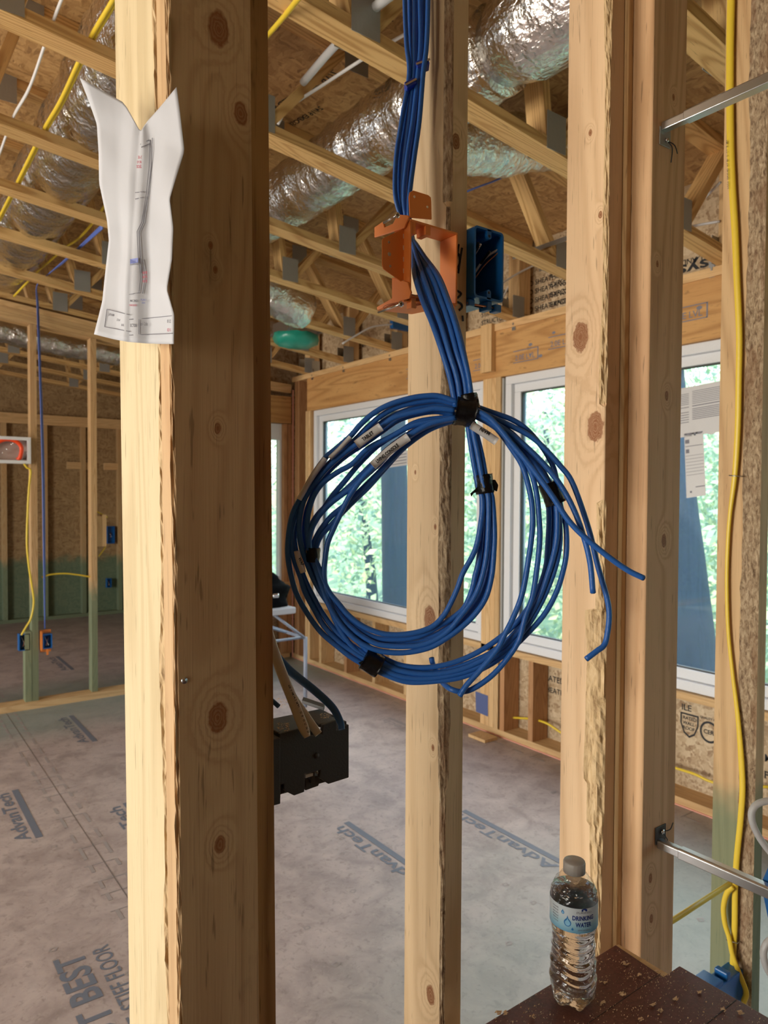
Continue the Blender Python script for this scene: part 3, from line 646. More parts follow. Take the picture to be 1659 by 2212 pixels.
wire('yellow_cable', [at(226, 445, 'Y', 3.9), at(195, 488, 'Y', 4.2), at(168, 517, 'Y', 4.4), at(140, 535, 'Y', 4.7), at(110, 562, 'Y', 4.9), at(78, 590, 'Y', 5.2), at(30, 640, 'Y', 5.5)], .007, 'yellow', 'thin yellow cable behind the duct at middle left', 'cable')
for i in range(4):
    o_ = i*.008
    wire('blue_cable', [at(222, 484+i*3, 'Y', 3.95+o_), at(190, 515+i*2, 'Y', 4.2+o_), at(164, 540+i, 'Y', 4.4+o_), at(135, 566+i, 'Y', 4.7+o_), at(105, 592, 'Y', 5.0+o_), at(80, 616, 'Y', 5.3+o_), at(80+i, 660, 'Y', 5.56+o_*.3), at(82+i, 720, 'Y', 5.52+o_*.3), at(85+i, 800, 'Y', 5.52+o_*.3), at(91+i*1.3, 1000, 'Y', 5.52+o_*.3), at(94+i, 1200, 'Y', 5.52+o_*.3), at(97, 1358, 'Y', 5.53+o_*.3)], .0042, 'blue_print', 'one of the violet blue cables dropping down the partition to the low orange box', 'cable', 'blue cables dropping down the partition', 6)
wire('white_pipe', [at(880, -40, 'Y', 1.35), at(800, 25, 'Y', 1.78), at(718, 105, 'Y', 2.1), at(655, 178, 'Y', 2.35)], .014, 'pvc', 'white plastic pipe slanting through the trusses at top centre', 'pipe', n=12)
wire('white_cable', [at(900, 60, 'Y', 1.95), at(838, 95, 'Y', 2.05), at(777, 132, 'Y', 2.1), at(700, 182, 'Y', 2.3), at(625, 232, 'Y', 2.44), at(600, 268, 'Y', 2.5)], .006, 'white_cable', 'thin white cable crossing behind the top centre truss', 'cable')
wire('blue_cable', [at(900, 452, 'Y', 2.41), at(980, 425, 'Y', 2.34), at(1030, 405, 'Y', 2.3), at(1075, 388, 'Y', 2.3), at(1130, 362, 'Y', 2.3)], .0042, 'blue_print', 'thin violet blue cable hanging under the crumpled duct elbow', 'cable')
def strip(name, a, b_, wd, lb, group=None):
    r_ = empty(name, a, lb, 'metal bar', group)
    board('bar', a, b_, wd, .004, (0, 0, 1), M['galv'], r_); board('inner_bar', a+(b_-a)*.35+Vector((0, .006, 0)), b_+(b_-a)*.12+Vector((0, .006, 0)), wd*.7, .003, (0, 0, 1), M['galv'], r_)
    return r_
strip('hanger_bar', at(1108, 556, 'Y', 2.62), at(1226, 514, 'Y', 2.25), .022, 'upper metal light hanger bar between trusses, right of the blue box', 'light hanger bars')
strip('hanger_bar', at(1165, 583, 'Y', 2.62), at(1228, 563, 'Y', 2.4), .018, 'lower short metal light hanger bar right of the blue box', 'light hanger bars')
wire('white_cable', [at(1082, 652, 'Y', 3.3), at(1110, 606, 'Y', 3.3), at(1160, 592, 'Y', 3.2), at(1226, 590, 'Y', 3.1)], .006, 'white_cable', 'white cable curving right of the blue box', 'cable')
wire('white_cable', [at(1060, 625, 'Y', 3.07), at(1084, 612, 'Y', 3.07), at(1120, 590, 'Y', 3.07), at(1158, 571, 'Y', 3.05)], .006, 'white_cable', 'short white cable between hanger bar and blue box', 'cable')
wire('white_cable', [at(1462, 500, 'Y', 1.9), at(1500, 488, 'Y', 1.9), at(1555, 478, 'Y', 1.8)], .006, 'white_cable', 'white cable seen between post and right stud, lower', 'cable')
wire('white_cable', [at(1500, 452, 'Y', 1.9), at(1530, 420, 'Y', 1.8), at(1556, 394, 'Y', 1.7)], .006, 'white_cable', 'white cable seen between post and right stud, upper', 'cable')
wire('grey_cable', [at(740, 742, 'Y', 4.30), at(770, 724, 'Y', 4.30), at(805, 706, 'Y', 4.29), at(850, 700, 'Y', 4.28)], .006, 'white_cable', 'pale cable entering the small blue box left of the middle stud', 'cable')
a = at(845, 694, 'Y', 4.29); b_ = at(884, 716, 'Y', 4.29)
o = mesh_obj('junction_box', boxv(a.x, b_.x, 4.27, 4.309, b_.z-.0, a.z+.01), BF, M['blue_box']); tag(o, 'small flat blue junction box between trusses, left of the middle stud', 'electrical box'); bevel(o, .004)
# recessed light wrapped in green film
c = at(640, 738, 'Y', 4.75)
rl = empty('recessed_light', c, 'recessed light housing wrapped in green film between trusses', 'ceiling light')
v = []; f = []
for i in range(7):
    for j in range(28):
        a_ = 2*PI*j/28; r_ = (.0, .07, .12, .15, .16, .155, .15)[i]*(1+.12*noise.noise(Vector((j*.5, i, 3)))); v.append(c+Vector((math.cos(a_)*r_*1.1, math.sin(a_)*r_, (-.05, -.045, -.03, -.01, .02, .045, .05)[i]+.012*noise.noise(Vector((j, i*.7, 0))))))
for i in range(6):
    for j in range(28): f.append((i*28+j, i*28+(j+1) % 28, (i+1)*28+(j+1) % 28, (i+1)*28+j))
mesh_obj('green_film', v, f, M['green_film'], rl, True)
mesh_obj('housing', boxv(c.x-.14, c.x+.14, c.y-.11, c.y+.11, c.z+.045, c.z+.13), BF, M['galv'], rl)
for s_ in (-.12, .12): board('hanger_bar', c+Vector((s_, -.33, .06)), c+Vector((s_, .3, .06)), .02, .004, (0, 0, 1), M['galv'], rl)

# ------------------------------------------------------------------ things on the partition and far wall (middle distance)
eb = empty('breaker_panel', at(30, 1002, 'Y', 5.52), 'white framed utility box with orange pipe loop on the partition', 'utility box')
P = lambda px, py, y=5.53: at(px, py, 'Y', y)
a = P(-40, 940); b_ = P(67, 1002)
k = MB(); x0, x1, z0, z1 = a.x, b_.x, b_.z, a.z
k.box(x0, x1, 5.53, 5.60, z0, z0+.022); k.box(x0, x1, 5.53, 5.60, z1-.022, z1); k.box(x0, x0+.02, 5.53, 5.60, z0+.022, z1-.022); k.box(x1-.02, x1, 5.53, 5.60, z0+.022, z1-.022); k.obj('box_frame', M['vinyl'], eb)
box('box_back', x0+.02, x1-.02, 5.585, 5.598, z0+.022, z1-.022, M['panel_in'], eb)
tube('orange_pipe', [P(-20, 965, 5.56), P(8, 950, 5.55), P(32, 952, 5.55), P(46, 966, 5.55), P(44, 986, 5.55), P(38, 993, 5.56)], .014, M['orange_pipe'], eb, 12)
for q in ((24, 960), (14, 970), (28, 958), (6, 978)):
    c = P(*q, 5.565); tube('pipe_fitting', [c, c+Vector((0, -.02, 0))], .006, M['screw'], eb, 8, 0)
for i in range(4): tube('wire_end', [P(50+i*3, 992, 5.57), P(54+i*3, 975, 5.56)], .002, M['darkgrey'], eb, 6)
def small_box(px0, py0, px1, py1, y, lb, mat='blue_box', dpt=.07, grp=None, name='outlet_box'):
    a = at(px0, py0, 'Y', y); b_ = at(px1, py1, 'Y', y)
    r_ = empty(name, (a.x, y, b_.z), lb, 'electrical box', grp); k = MB(); t_ = .005
    k.box(a.x, b_.x, y, y+dpt, b_.z, b_.z+t_); k.box(a.x, b_.x, y, y+dpt, a.z-t_, a.z); k.box(a.x, a.x+t_, y, y+dpt, b_.z+t_, a.z-t_); k.box(b_.x-t_, b_.x, y, y+dpt, b_.z+t_, a.z-t_); k.box(a.x+t_, b_.x-t_, y+dpt-t_, y+dpt, b_.z+t_, a.z-t_)
    k.obj('box_body', M[mat], r_)
    c = (a+b_)/2
    for i, (dx, mt) in enumerate(((-.008, 'white_cable'), (.0, 'ink'), (.008, 'copper'))): tube('wire_end', [c+Vector((dx*1.5, dpt*.7, .03)), c+Vector((-dx, .01, -.03))], .0022, M[mt], r_, 6)
    return r_
small_box(41, 1371, 65, 1404, 5.60, 'low blue outlet box left of the left partition stud', dpt=.06)
small_box(93, 1371, 113, 1400, 5.56, 'low blue outlet box with orange bracket right of the left partition stud', dpt=.06)
a = at(88, 1366, 'Y', 5.59); b_ = at(112, 1408, 'Y', 5.59)
k = MB(); k.box(a.x, b_.x, 5.618, 5.624, b_.z, a.z+.01); k.box(a.x-.002, a.x+.006, 5.56, 5.63, b_.z+.02, a.z+.01); k.box(a.x+.03, b_.x-.03, 5.55, 5.558, b_.z-.01, b_.z+.03)
tag(k.obj('orange_bracket', M['orange']), 'small orange low voltage bracket around the low blue box on the partition', 'bracket')
small_box(232, 1137, 248, 1174, 9.36, 'blue switch box on the dark stud of the far wall, higher one', dpt=.06)
small_box(231, 1250, 241, 1269, 9.36, 'small blue outlet box low on the far wall', dpt=.06)
a = at(209, 1115, 'Y', 5.62); b_ = at(230, 1180, 'Y', 5.62)
wbk = empty('wood_block', (a.x, 5.62, b_.z), 'pair of short wood blocks nailed beside the right partition stud', 'wood block')
stud('block', a.x, a.x+.036, 5.62, 5.70, b_.z, a.z, M['plate'], wbk); stud('block', a.x+.038, b_.x, 5.62, 5.70, b_.z, a.z+.01, M['plate'], wbk)
wire('yellow_cable', [P(52, 1002), P(58, 1010), P(66, 1017), P(63, 1050), P(60, 1100), P(58, 1170), P(62, 1220), P(68, 1260), P(73, 1300), P(67, 1335), P(56, 1355), P(46, 1372)], .007, 'yellow', 'yellow cable hanging from the utility box down to the low blue box', 'cable')
wire('yellow_cable', [P(90, 1247, 5.645), P(110, 1241, 5.645), P(140, 1239, 5.645), P(170, 1242, 5.645), P(200, 1247, 5.645)], .006, 'yellow', 'yellow cable arching between the two partition studs', 'cable')
wire('yellow_cable', [P(209, 1105, 5.7), P(224, 1113, 5.7), P(232, 1118, 5.7)], .005, 'yellow', 'short yellow cable above the wood blocks', 'cable')
wire('yellow_cable', [P(228, 1181, 5.7), P(222, 1190, 5.7), P(213, 1202, 5.7)], .005, 'yellow', 'short yellow cable below the wood blocks', 'cable')
# yellow cable threaded through the cripple studs under the windows
wire('yellow_cable', [at(1030, 1530, 'X', 3.37), at(1088, 1547, 'X', 3.36), at(1120, 1551, 'X', 3.38), at(1146, 1553, 'X', 3.35), at(1180, 1562, 'X', 3.34), at(1222, 1588, 'X', 3.35), at(1300, 1622, 'X', 3.36), at(1400, 1640, 'X', 3.36), at(1456, 1658, 'X', 3.35), at(1500, 1672, 'X', 3.34), at(1550, 1692, 'X', 3.34), at(1660, 1700, 'X', 3.35)], .007, 'yellow', 'yellow cable running low through the studs under the windows', 'cable')
box('offcut', at(1024, 1585, 'Z', .01).x-.05, at(1024, 1585, 'Z', .01).x+.06, 3.17, 3.32, 0.0015, .02, M['plate']); tag(bpy.data.objects['offcut'], 'small wood offcut on the floor by the window wall', 'wood scrap')
# window stickers
def sticker(corners, lb, rows, name='window_sticker'):
    r_ = empty(name, at(*corners[2], 'X', 3.3605), lb, 'sticker', 'stickers on the window')
    c = [at(*q, 'X', 3.3605) for q in corners]; mesh_obj('sheet', c+[p+Vector((-.0006, 0, 0)) for p in c], BF, M['label'], r_)
    k = MB(); TL_, TR_, BR_, BL_ = [p+Vector((-.0012, 0, 0)) for p in c]
    for (u0_, u1_, v0_, v1_) in rows:
        q = [TL_.lerp(TR_, u_).lerp(BL_.lerp(BR_, u_), v_) for (u_, v_) in ((u0_, v0_), (u1_, v0_), (u1_, v1_), (u0_, v1_))]; k.add(q, [(0, 1, 2, 3)])
    k.obj('printing', M['ink_soft'], r_); return r_, TL_, TR_, BR_, BL_
rows = [(.02, .42, .40, .415), (.48, .99, .39, .41)]+[(.02, .42, .13+i*.035, .142+i*.035) for i in range(7)]+[(.48, .99, .10+i*.035, .112+i*.035) for i in range(8)]+[(.48, .99, .45+i*.035, .465+i*.035) for i in range(7)]+[(.02, .42, .50+i*.05, .515+i*.05) for i in range(5)]
r_, a_, b2, c_, d_ = sticker([(1440, 845), (1560, 822), (1560, 932), (1440, 950)], 'large printed energy label stuck on the right window pane', rows)
k = MB(); text_on(k, 'WINDOW', d_.lerp(a_, .05)+Vector((0, 0, 0)), (0, -1, 0), (0, 0, 1), .07, width=.35, bold=.01); k.obj('lettering', M['label'], r_)
rows = [(0, .95, .0, .03), (.04, .26, .10, .16), (.04, .95, .20, .21), (.06, .24, .25, .31)]+[(.04, .96, .35+i*.05, .356+i*.05) for i in range(7)]+[(.5, .98, .84, .855), (.2, .3, .9, .93)]
sticker([(1478, 937), (1519, 931), (1525, 1070), (1483, 1076)], 'narrow hanging label slip below the large window label', rows)
sticker([(812, 985), (882, 972), (882, 1004), (815, 1014)], 'pale label on the left window pane beside the middle stud', [(.05, .95, .2+i*.2, .26+i*.2) for i in range(4)])
# ------------------------------------------------------------------ folding table with bag
ft = empty('folding_table', (2.0, 4.55, 0), 'white folding table by the back corner under a black bag', 'table')
tz = .745
q0 = at(650, 1318, 'Z', tz-.04); q0 = Vector((q0.x, q0.y, 0))
tx1 = at(648, 1318, 'Z', tz).x; ty0 = at(600, 1330, 'Z', tz).y
ty0 = 4.25; tx1 = at(700, 1385, 'D', 5.0).x
o = box('tabletop', tx1-1.0, tx1-.13, 4.42, 5.12, tz-.045, tz, M['table_white'], ft, .008)
for (lx, ly) in ((tx1-.02, 4.48), (tx1-.02, 5.02), (tx1-1.08, 4.48), (tx1-1.08, 5.02)):
    k = MB(); k.tube([(lx, ly, 0), (lx, ly, .51)], .014); k.tube([(lx, ly, .50), (lx+(-.26 if lx > tx1-.5 else .26), ly, tz-.045)], .010); k.obj('leg', M['table_leg'], ft, True)
for lx in (tx1-.02, tx1-1.08):
    tube('crossbar', [(lx, 4.48, .50), (lx, 5.02, .50)], .012, M['table_leg'], ft, 8, 2)
tube('brace', [(tx1-.03, 4.75, .50), (tx1-.55, 4.75, tz-.05)], .009, M['table_leg'], ft, 8, 2); tube('brace', [(tx1-1.07, 4.75, .50), (tx1-.75, 4.75, tz-.05)], .009, M['table_leg'], ft, 8, 2)
tube('brace', [(tx1-.03, 4.50, .505), (tx1-1.08, 4.50, .505)], .010, M['table_leg'], ft, 8, 2)
v = []; f = []; n1_, n2_ = 14, 28
bc = Vector((tx1-.40, 4.66, tz))
for i in range(n1_+1):
    th = PI/2*i/n1_
    for j in range(n2_):
        a_ = 2*PI*j/n2_; w_ = 1+.22*noise.noise(Vector((math.cos(a_)*1.5, math.sin(a_)*1.5, i*.35)))
        v.append(bc+Vector((math.cos(a_)*.36*math.cos(th)**.6*w_, math.sin(a_)*.20*math.cos(th)**.6*w_, -.0+.24*math.sin(th)**.8*w_*(1+.25*math.cos(a_+2.4)))))
for i in range(n1_):
    for j in range(n2_): f.append((i*n2_+j, i*n2_+(j+1) % n2_, (i+1)*n2_+(j+1) % n2_, (i+1)*n2_+j))
f.append(tuple(range(n2_))[::-1])
bag = mesh_obj('tool_bag', v, f, M['black_cloth'], None, True); tag(bag, 'slumped black bag lying on the white folding table', 'bag')
tube('handle', [bc+Vector((.1, -.06, .14)), bc+Vector((.22, -.10, .13)), bc+Vector((.27, -.08, .06)), bc+Vector((.24, -.02, .015))], .014, M['black_cloth'], bag)
tube('buckle', [bc+Vector((.10, -.21, .09)), bc+Vector((.14, -.215, .09))], .016, M['screw'], bag)
# @@PART4
# ------------------------------------------------------------------ near stud wall
def wane_stud(name, x0, x1, y0, y1, z0, z1, mat, edge, cfun, parent=None, lean=0, dz=.008, rough=.0016, corner='nl'):
    """timber whose near (-X,-Y) arris is waney: cfun(z) gives the missing width on the -X face and on the -Y face"""
    nz = int((z1-z0)/dz); v = []; f = []; fm = []; K = 7; sd = random.random()*40
    cx_, cy_ = (x0+x1)/2, (y0+y1)/2
    for i in range(nz+1):
        z = z0+(z1-z0)*i/nz; a, b = cfun(z); sh = lean*(z-z0)
        a = max(.0012, a); b = max(.0012, b)
        ring_ = [(x1, y0), (x1, y1), (x0, y1)]
        P0 = Vector((x0, y0+a)); P2 = Vector((x0+b, y0)); P1 = Vector((x0+b*.22, y0+a*.22))
        for k in range(K):
            t = k/(K-1); p = P0*(1-t)**2+P1*2*t*(1-t)+P2*t*t
            am = min(a, b)
            if 0 < k < K-1 and am > .003:
                nn = noise.noise(Vector((z*70+sd, k*1.1, 0)))*.6+noise.noise(Vector((z*25+sd, k*.5, 9)))
                dd = rough*nn*min(1, am/.006); p = p+Vector((dd, dd))
            ring_.append((p.x, p.y))
        for (x, y) in ring_: v.append((x-cx_+sh, y-cy_, z-z0))
    R = 3+K
    for i in range(nz):
        for k in range(R):
            k2 = (k+1) % R; f.append((i*R+k, i*R+k2, (i+1)*R+k2, (i+1)*R+k)[::-1]); z = z0+(z1-z0)*i/nz
            fm.append(1 if (3 <= k < R-1 and min(cfun(z)) > .003) else 0)
    f.append(tuple(range(R))); fm.append(0); f.append(tuple(nz*R+k for k in range(R))[::-1]); fm.append(0)
    return mesh_obj(name, v, f, mat, parent, False, [mat, edge], fm, loc=Vector((cx_, cy_, z0)), rot=Matrix.Identity(3))
def nz1(z, s, o=0): return noise.noise(Vector((z*s, o, 3.3)))
def kn(x0, x1, y0, y1, z0, lst):
    """knots given as (px,py,axis,value,radius) -> local coordinates"""
    out = []
    for (px, py, ax, vv, r) in lst:
        p = at(px, py, ax, vv); out.append((p.x-(x0+x1)/2, p.y-(y0+y1)/2, p.z-z0, r))
    return out
ZB = .04
def ztop(x): return ZT(x)-.08
# middle stud
mx0, mx1, my0, my1 = .6575, .6935, .75, .836
mk = kn(mx0, mx1, my0, my1, ZB, [(928, 1338, 'X', mx0, .014), (930, 2150, 'X', mx0, .010), (940, 1138, 'X', mx0, .003), (935, 1615, 'X', mx0, .0035), (985, 305, 'Y', my0, .008), (897, 1020, 'X', mx0, .0025)])
M['mid'] = wood('middle stud pine', light=(.74, .55, .33), dark=(.50, .33, .17), freq=8, amt=.42, scale=.9, knots=mk, blot=.22, warm=(.66, .42, .22))
def c_mid(z):
    a = .004+.010*max(0, min(1, (nz1(z, 1.7, 1)+.35)*2))+.003*nz1(z, 14); b = .004+.012*max(0, min(1, (nz1(z, 1.7, 1)+.30)*2))+.004*nz1(z, 20, 5)
    if z > 1.95: a = max(a, .010); b = max(b, .009)
    if 1.25 < z < 1.75: a = max(a, .013+.004*nz1(z, 16)); b = max(b, .011)
    if z < 1.12: a *= .35; b *= .35
    if 1.02 < z < 1.13: a = .008; b = .005
    return a, b
mid = wane_stud('wall_stud', mx0, mx1, my0, my1, ZB, ztop(mx0), M['mid'], M['bark'], c_mid)
tag(mid, 'middle wall stud with bark along its edge, behind the blue cable coil', 'wall stud')
# hand written marks on the middle stud
k = MB(); yk = my0-.0006
def pen(pts, w_=.0016):
    P_ = crom([at(px, py, 'Y', yk) for px, py in pts], 5); k.tube(P_, w_, 6)
pen([(984, 545), (978, 552), (974, 566), (978, 580), (987, 580), (993, 568), (992, 552), (986, 546), (982, 549)]); pen([(991, 528), (986, 560), (982, 582)]); pen([(998, 536), (994, 560), (990, 590)])
pen([(973, 622), (984, 626), (996, 634), (990, 642), (981, 647)]); pen([(988, 652), (996, 656), (998, 664), (992, 670)]); pen([(999, 682), (1000, 694)])
k.obj('marker_writing', M['ink'], mid)
# left post: a flat board in front of a heavier built up post
lx0 = .2745; LN = -.0103
def lean_board(name, x0, x1, y0, y1, mat, edge, cf, parent, z0=ZB): return wane_stud(name, x0, x1, y0, y1, z0, ztop(.3), mat, edge, cf, parent, lean=LN, rough=.0035)
lp = empty('built_up_post', (.32, .80, ZB), 'tall left post of doubled lumber with white papers pinned to it', 'post')
lk = kn(lx0, lx0+.0925, .72, .7495, ZB, [(472, 62, 'Y', .72, .013), (520, 245, 'Y', .72, .009), (470, 925, 'Y', .72, .004), (470, 1550, 'Y', .72, .012), (475, 1825, 'Y', .72, .007), (455, 530, 'Y', .72, .003), (465, 582, 'Y', .72, .003)])
M['leftflat'] = wood('left flat board', light=(.55, .37, .20), dark=(.34, .19, .085), freq=8, amt=.35, knots=lk, warm=(.52, .27, .11), blot=.4, stain=.25)
def c_lf(z): return .004+.002*nz1(z, 8), .004+.001*nz1(z, 9, 2)
def c_lp(z): return .008+.012*max(0, nz1(z, 8, 7)+.1)+.004*nz1(z, 40), .010
lean_board('flat_board', lx0, lx0+.0925, .72, .7495, M['leftflat'], M['leftflat'], c_lf, lp)
M['leftpost'] = wood('left post pine', light=(.66, .54, .335), dark=(.45, .34, .18), freq=9, amt=.42, blot=.15, warm=(.68, .48, .25), stain=.12)
M['leftside'] = wood('dark sided post', light=(.46, .25, .10), dark=(.22, .095, .03), freq=9, amt=.6, blot=.5, stain=.5, warm=(.30, .13, .05), knots=[(.045, -.07, 1.05-.04, .012), (.05, -.07, .94, .009), (.05, -.07, 1.4, .008), (.045, -.07, 1.86, .011)])
lean_board('post_ply', lx0, lx0+.09, .75, .895, M['leftpost'], M['peel'], c_lp, lp)
lean_board('post_ply', lx0+.0905, lx0+.129, .75, .895, M['leftside'], M['leftside'], c_lf, lp)
# nail heads
for (px, py) in ((398, 1470),):
    c = at(px, py, 'Y', .72); tube('nail', [c+Vector((0, .003, 0)), c+Vector((0, -.001, 0))], .0034, M['galv'], lp, 12, 0)
# splinters on the right arris of the post
k = MB()
for (px, py) in ((584, 1760), (583, 1792), (585, 1812), (586, 1822), (588, 1838), (588, 1852), (584, 1745), (586, 1866)):
    p = at(px-4, py-14, 'Y', .755); q = at(px+3, py+4, 'Y', .752); k.tube([p, (p+q)/2+Vector((.002, 0, 0)), q], lambda t_: .0016*(1-.8*t_), 5)
k.obj('splinter', M['peel'], lp)
# right post
rp = empty('built_up_post', (1.10, .78, ZB), 'right post of two boards with a knotty pale edge, behind the water bottle', 'post')
bx0, bx1, by0, by1 = 1.0125, 1.0505, .75, .836
bk = kn(bx0, bx1, by0, by1, ZB, [(1254, 728, 'X', bx0, .018), (1286, 922, 'X', bx0, .018), (1275, 287, 'X', bx0, .004), (1297, 464, 'X', bx0, .0045), (1290, 1545, 'X', bx0, .006), (1290, 1860, 'X', bx0, .004)])
M['rightmain'] = wood('right post pine', light=(.72, .51, .31), dark=(.50, .31, .16), freq=7, amt=.40, scale=.8, knots=bk, blot=.3, warm=(.64, .38, .20))
def c_rm(z):
    a = .01
    if z > 1.70: a = .010+.006*nz1(z, 7)
    elif 1.54 < z <= 1.70: a = .004
    elif 1.35 < z <= 1.54: a = .014+.004*nz1(z, 15)
    elif 1.05 < z <= 1.35: a = .034+.006*nz1(z, 9)
    elif .98 < z <= 1.05: a = .028
    elif z <= .98: a = .018+.010*nz1(z, 6)
    return a, min(.012, a*.42)
wane_stud('main_board', bx0, bx1, by0, by1, ZB, ztop(1.03), M['rightmain'], M['peel'], c_rm, rp, rough=.0034, dz=.006)
fx0, fx1, fy0, fy1 = 1.066, 1.165, .705, .7495
fk = kn(fx0, fx1, fy0, fy1, ZB, [(1434, 1168, 'Y', fy0, .008), (1440, 855, 'Y', fy0, .006), (1420, 570, 'Y', fy0, .004), (1455, 210, 'Y', fy0, .004), (1405, 1897, 'Y', fy0, .006), (1407, 1985, 'Y', fy0, .006)])
M['rightflat'] = wood('right flat board', light=(.64, .41, .23), dark=(.40, .22, .10), freq=9, amt=.5, scale=.8, knots=fk, warm=(.55, .28, .14), blot=.35)
def c_rf(z): return .010+.003*nz1(z, 2.2), .003
wane_stud('flat_board', fx0, fx1, fy0, fy1, ZB, ztop(1.1), M['rightflat'], M['rightflat'], c_rf, rp, rough=.0)
stud('filler_strip', 1.0525, 1.0640, .742, .80, ZB, ztop(1.06), M['pine'], rp)
# far right stud
qx0, qx1, qy0, qy1 = 1.545, 1.583, .75, .842
qk = kn(qx0, qx1, qy0, qy1, ZB, [(1634, 660, 'Y', qy0, .008), (1612, 1925, 'X', qx0, .008)])
M['qstud'] = wood('right stud pine', light=(.70, .48, .25), dark=(.46, .27, .12), freq=12, amt=.5, knots=qk, green=.92, blot=.3)
def c_q(z): return .036+.006*nz1(z, 5)+.003*nz1(z, 30, 4), .004
qs = wane_stud('wall_stud', qx0, qx1, qy0, qy1, ZB, ztop(1.56), M['qstud'], M['bark'], c_q, None, rough=.002)
tag(qs, 'rightmost wall stud with bark strip and green stained foot, yellow cable on it', 'wall stud')
# plates that carry the near stud wall
wn = empty('wall_near', (1.0, .79, 0), kind='structure')
board('bottom_plate', (-.6, .793, .02), (3.26, .793, .02), .10, .039, (0, 1, 0), M['pine_green_low'], wn)
for d_ in (.019, .059): board('top_plate', (-.6, .80, ZT(-.6)-d_), (3.28, .80, ZT(3.28)-d_), .11, .038, (0, 1, 0), M['plate'], wn)

# ------------------------------------------------------------------ work table with the water bottle
TZ = .81
tb = empty('work_table', (.8, .3, 0), 'dark red board table strewn with wood shavings under the bottle', 'table')
pa = [(-.2, -.55), (1.028, -.55), (1.032, .612), (.988, .612), (.995, .703), (-.2, .703)]
k = MB(); k.prism([(x, y, TZ-.02) for x, y in pa], (0, 0, .02)); bevel(k.obj('table_board', M['table'], tb), .0015)
k = MB(); k.box(-.17, .99, .655, .685, TZ-.09, TZ-.0205); k.box(-.17, .99, -.53, -.50, TZ-.09, TZ-.0205); k.obj('apron', M['pine'], tb)
for (x, y) in ((-.14, .63), (.93, .63), (-.14, -.49), (.95, -.49)): stud('leg', x-.02, x+.02, y-.02, y+.02, 0, TZ-.021, M['pine'], tb)
k = MB()
p = at(1210, 2195, 'Z', TZ)
k.box(.75, 1.03, .5195, .5205, TZ+.0001, TZ+.0005); k.box(.3, .99, .618, .6186, TZ+.0001, TZ+.0005); k.obj('board_seam', M['ink'], tb)
k = MB(); k.box(.9905, 1.002, .612, .703, TZ-.012, TZ-.002); k.obj('edge_strip', M['plate'], tb)
# shavings and sawdust
k = MB()
def flake(p, s_, n_=5):
    a = random.uniform(0, 2*PI); pts_ = []
    for i in range(n_):
        r_ = s_*random.uniform(.35, 1)*(1 if i % 2 else .6); an = a+2*PI*i/n_; pts_.append(p+Vector((math.cos(an)*r_, math.sin(an)*r_*.45, .0006+random.uniform(0, .0022))))
    k.add(pts_, [tuple(range(n_))])
for i in range(1500):
    x = random.uniform(.70, 1.03); y = random.uniform(.44, .70)
    if x > .985 and y > .61: continue
    if (Vector((x, y))-Vector((.83, .66))).length < .034: continue
    flake(Vector((x, y, TZ+.0003)), random.choice((.0008, .0012, .0018, .0030)))
for (px, py) in ((1304, 2125), (1298, 2168), (1420, 2100), (1425, 2185), (1385, 2205), (1410, 2170), (1510, 2145), (1380, 2108), (1078, 2190), (1092, 2192), (1150, 2198), (1565, 2185), (1600, 2190), (1350, 2085), (1345, 2150), (1460, 2160)):
    p = at(px, py, 'Z', TZ+.0006)
    for j in range(4): flake(p+Vector((random.uniform(-.003, .003), random.uniform(-.003, .003), .0004*j)), random.uniform(.004, .009), 7)
for q in range(70): flake(at(random.uniform(1340, 1440), 2090+random.uniform(0, 40), 'Z', TZ+.0005), .0014)
tag(k.obj('wood_shavings', M['shaving']), 'pale wood shavings and sawdust scattered on the dark red table', 'shavings', kind='stuff')

# bottle
bb = at(1237, 2163, 'Z', TZ+.0005); BC = Vector((bb.x, bb.y, TZ+.001)); H = .213; S = H/.205
wbt = empty('water_bottle', BC, 'clear plastic bottle of drinking water standing on the dark red table', 'bottle')
def rad(z):
    z = z/S
    pts_ = [(0, .021), (.004, .0265), (.012, .0305), (.03, .0318), (.052, .0312), (.075, .0295), (.095, .0285), (.108, .0302), (.115, .0325), (.152, .0325), (.160, .0315), (.170, .027), (.180, .0195), (.187, .0138), (.1875, .0128), (.192, .0128)]
    for i in range(len(pts_)-1):
        if pts_[i][0] <= z <= pts_[i+1][0]:
            t_ = (z-pts_[i][0])/(pts_[i+1][0]-pts_[i][0]); t_ = t_*t_*(3-2*t_) if i > 8 else t_
            return (pts_[i][1]*(1-t_)+pts_[i+1][1]*t_)*S
    return .0128*S
def bshape(r_, z_, a, sh=0):
    zz = z_/S
    if zz < .03: r_ *= 1-.16*(1-zz/.03)*(.5+.5*math.cos(5*a+.9)); z2 = z_+.006*max(0, 1-zz/.012)*(.5+.5*math.cos(5*a+.9))
    else: z2 = z_
    if .028 < zz < .108: r_ += (.0011*math.sin(zz*560+1.6*math.sin(a*2.0)+1.2*math.sin(a*3+1)) + .0007*math.sin(zz*260+2*a))*min(1, (zz-.028)/.01)*min(1, (.108-zz)/.008)
    if .156 < zz < .182: r_ += .0006*math.cos(a*14)*math.sin((zz-.156)/.026*PI)
    return r_-sh, z2
prof = [(rad(i*H*.9366/150), i*H*.9366/150) for i in range(151)]
lathe('bottle_shell', prof, BC, M['pet'], wbt, 96, lambda r_, z_, a: bshape(r_, z_, a))
wl_ = .163*S
lathe('water', [(rad(i*wl_/110), i*wl_/110) for i in range(111)], BC, M['water'], wbt, 80, lambda r_, z_, a: bshape(r_, z_ if z_ > .002 else .002, a, .0006))
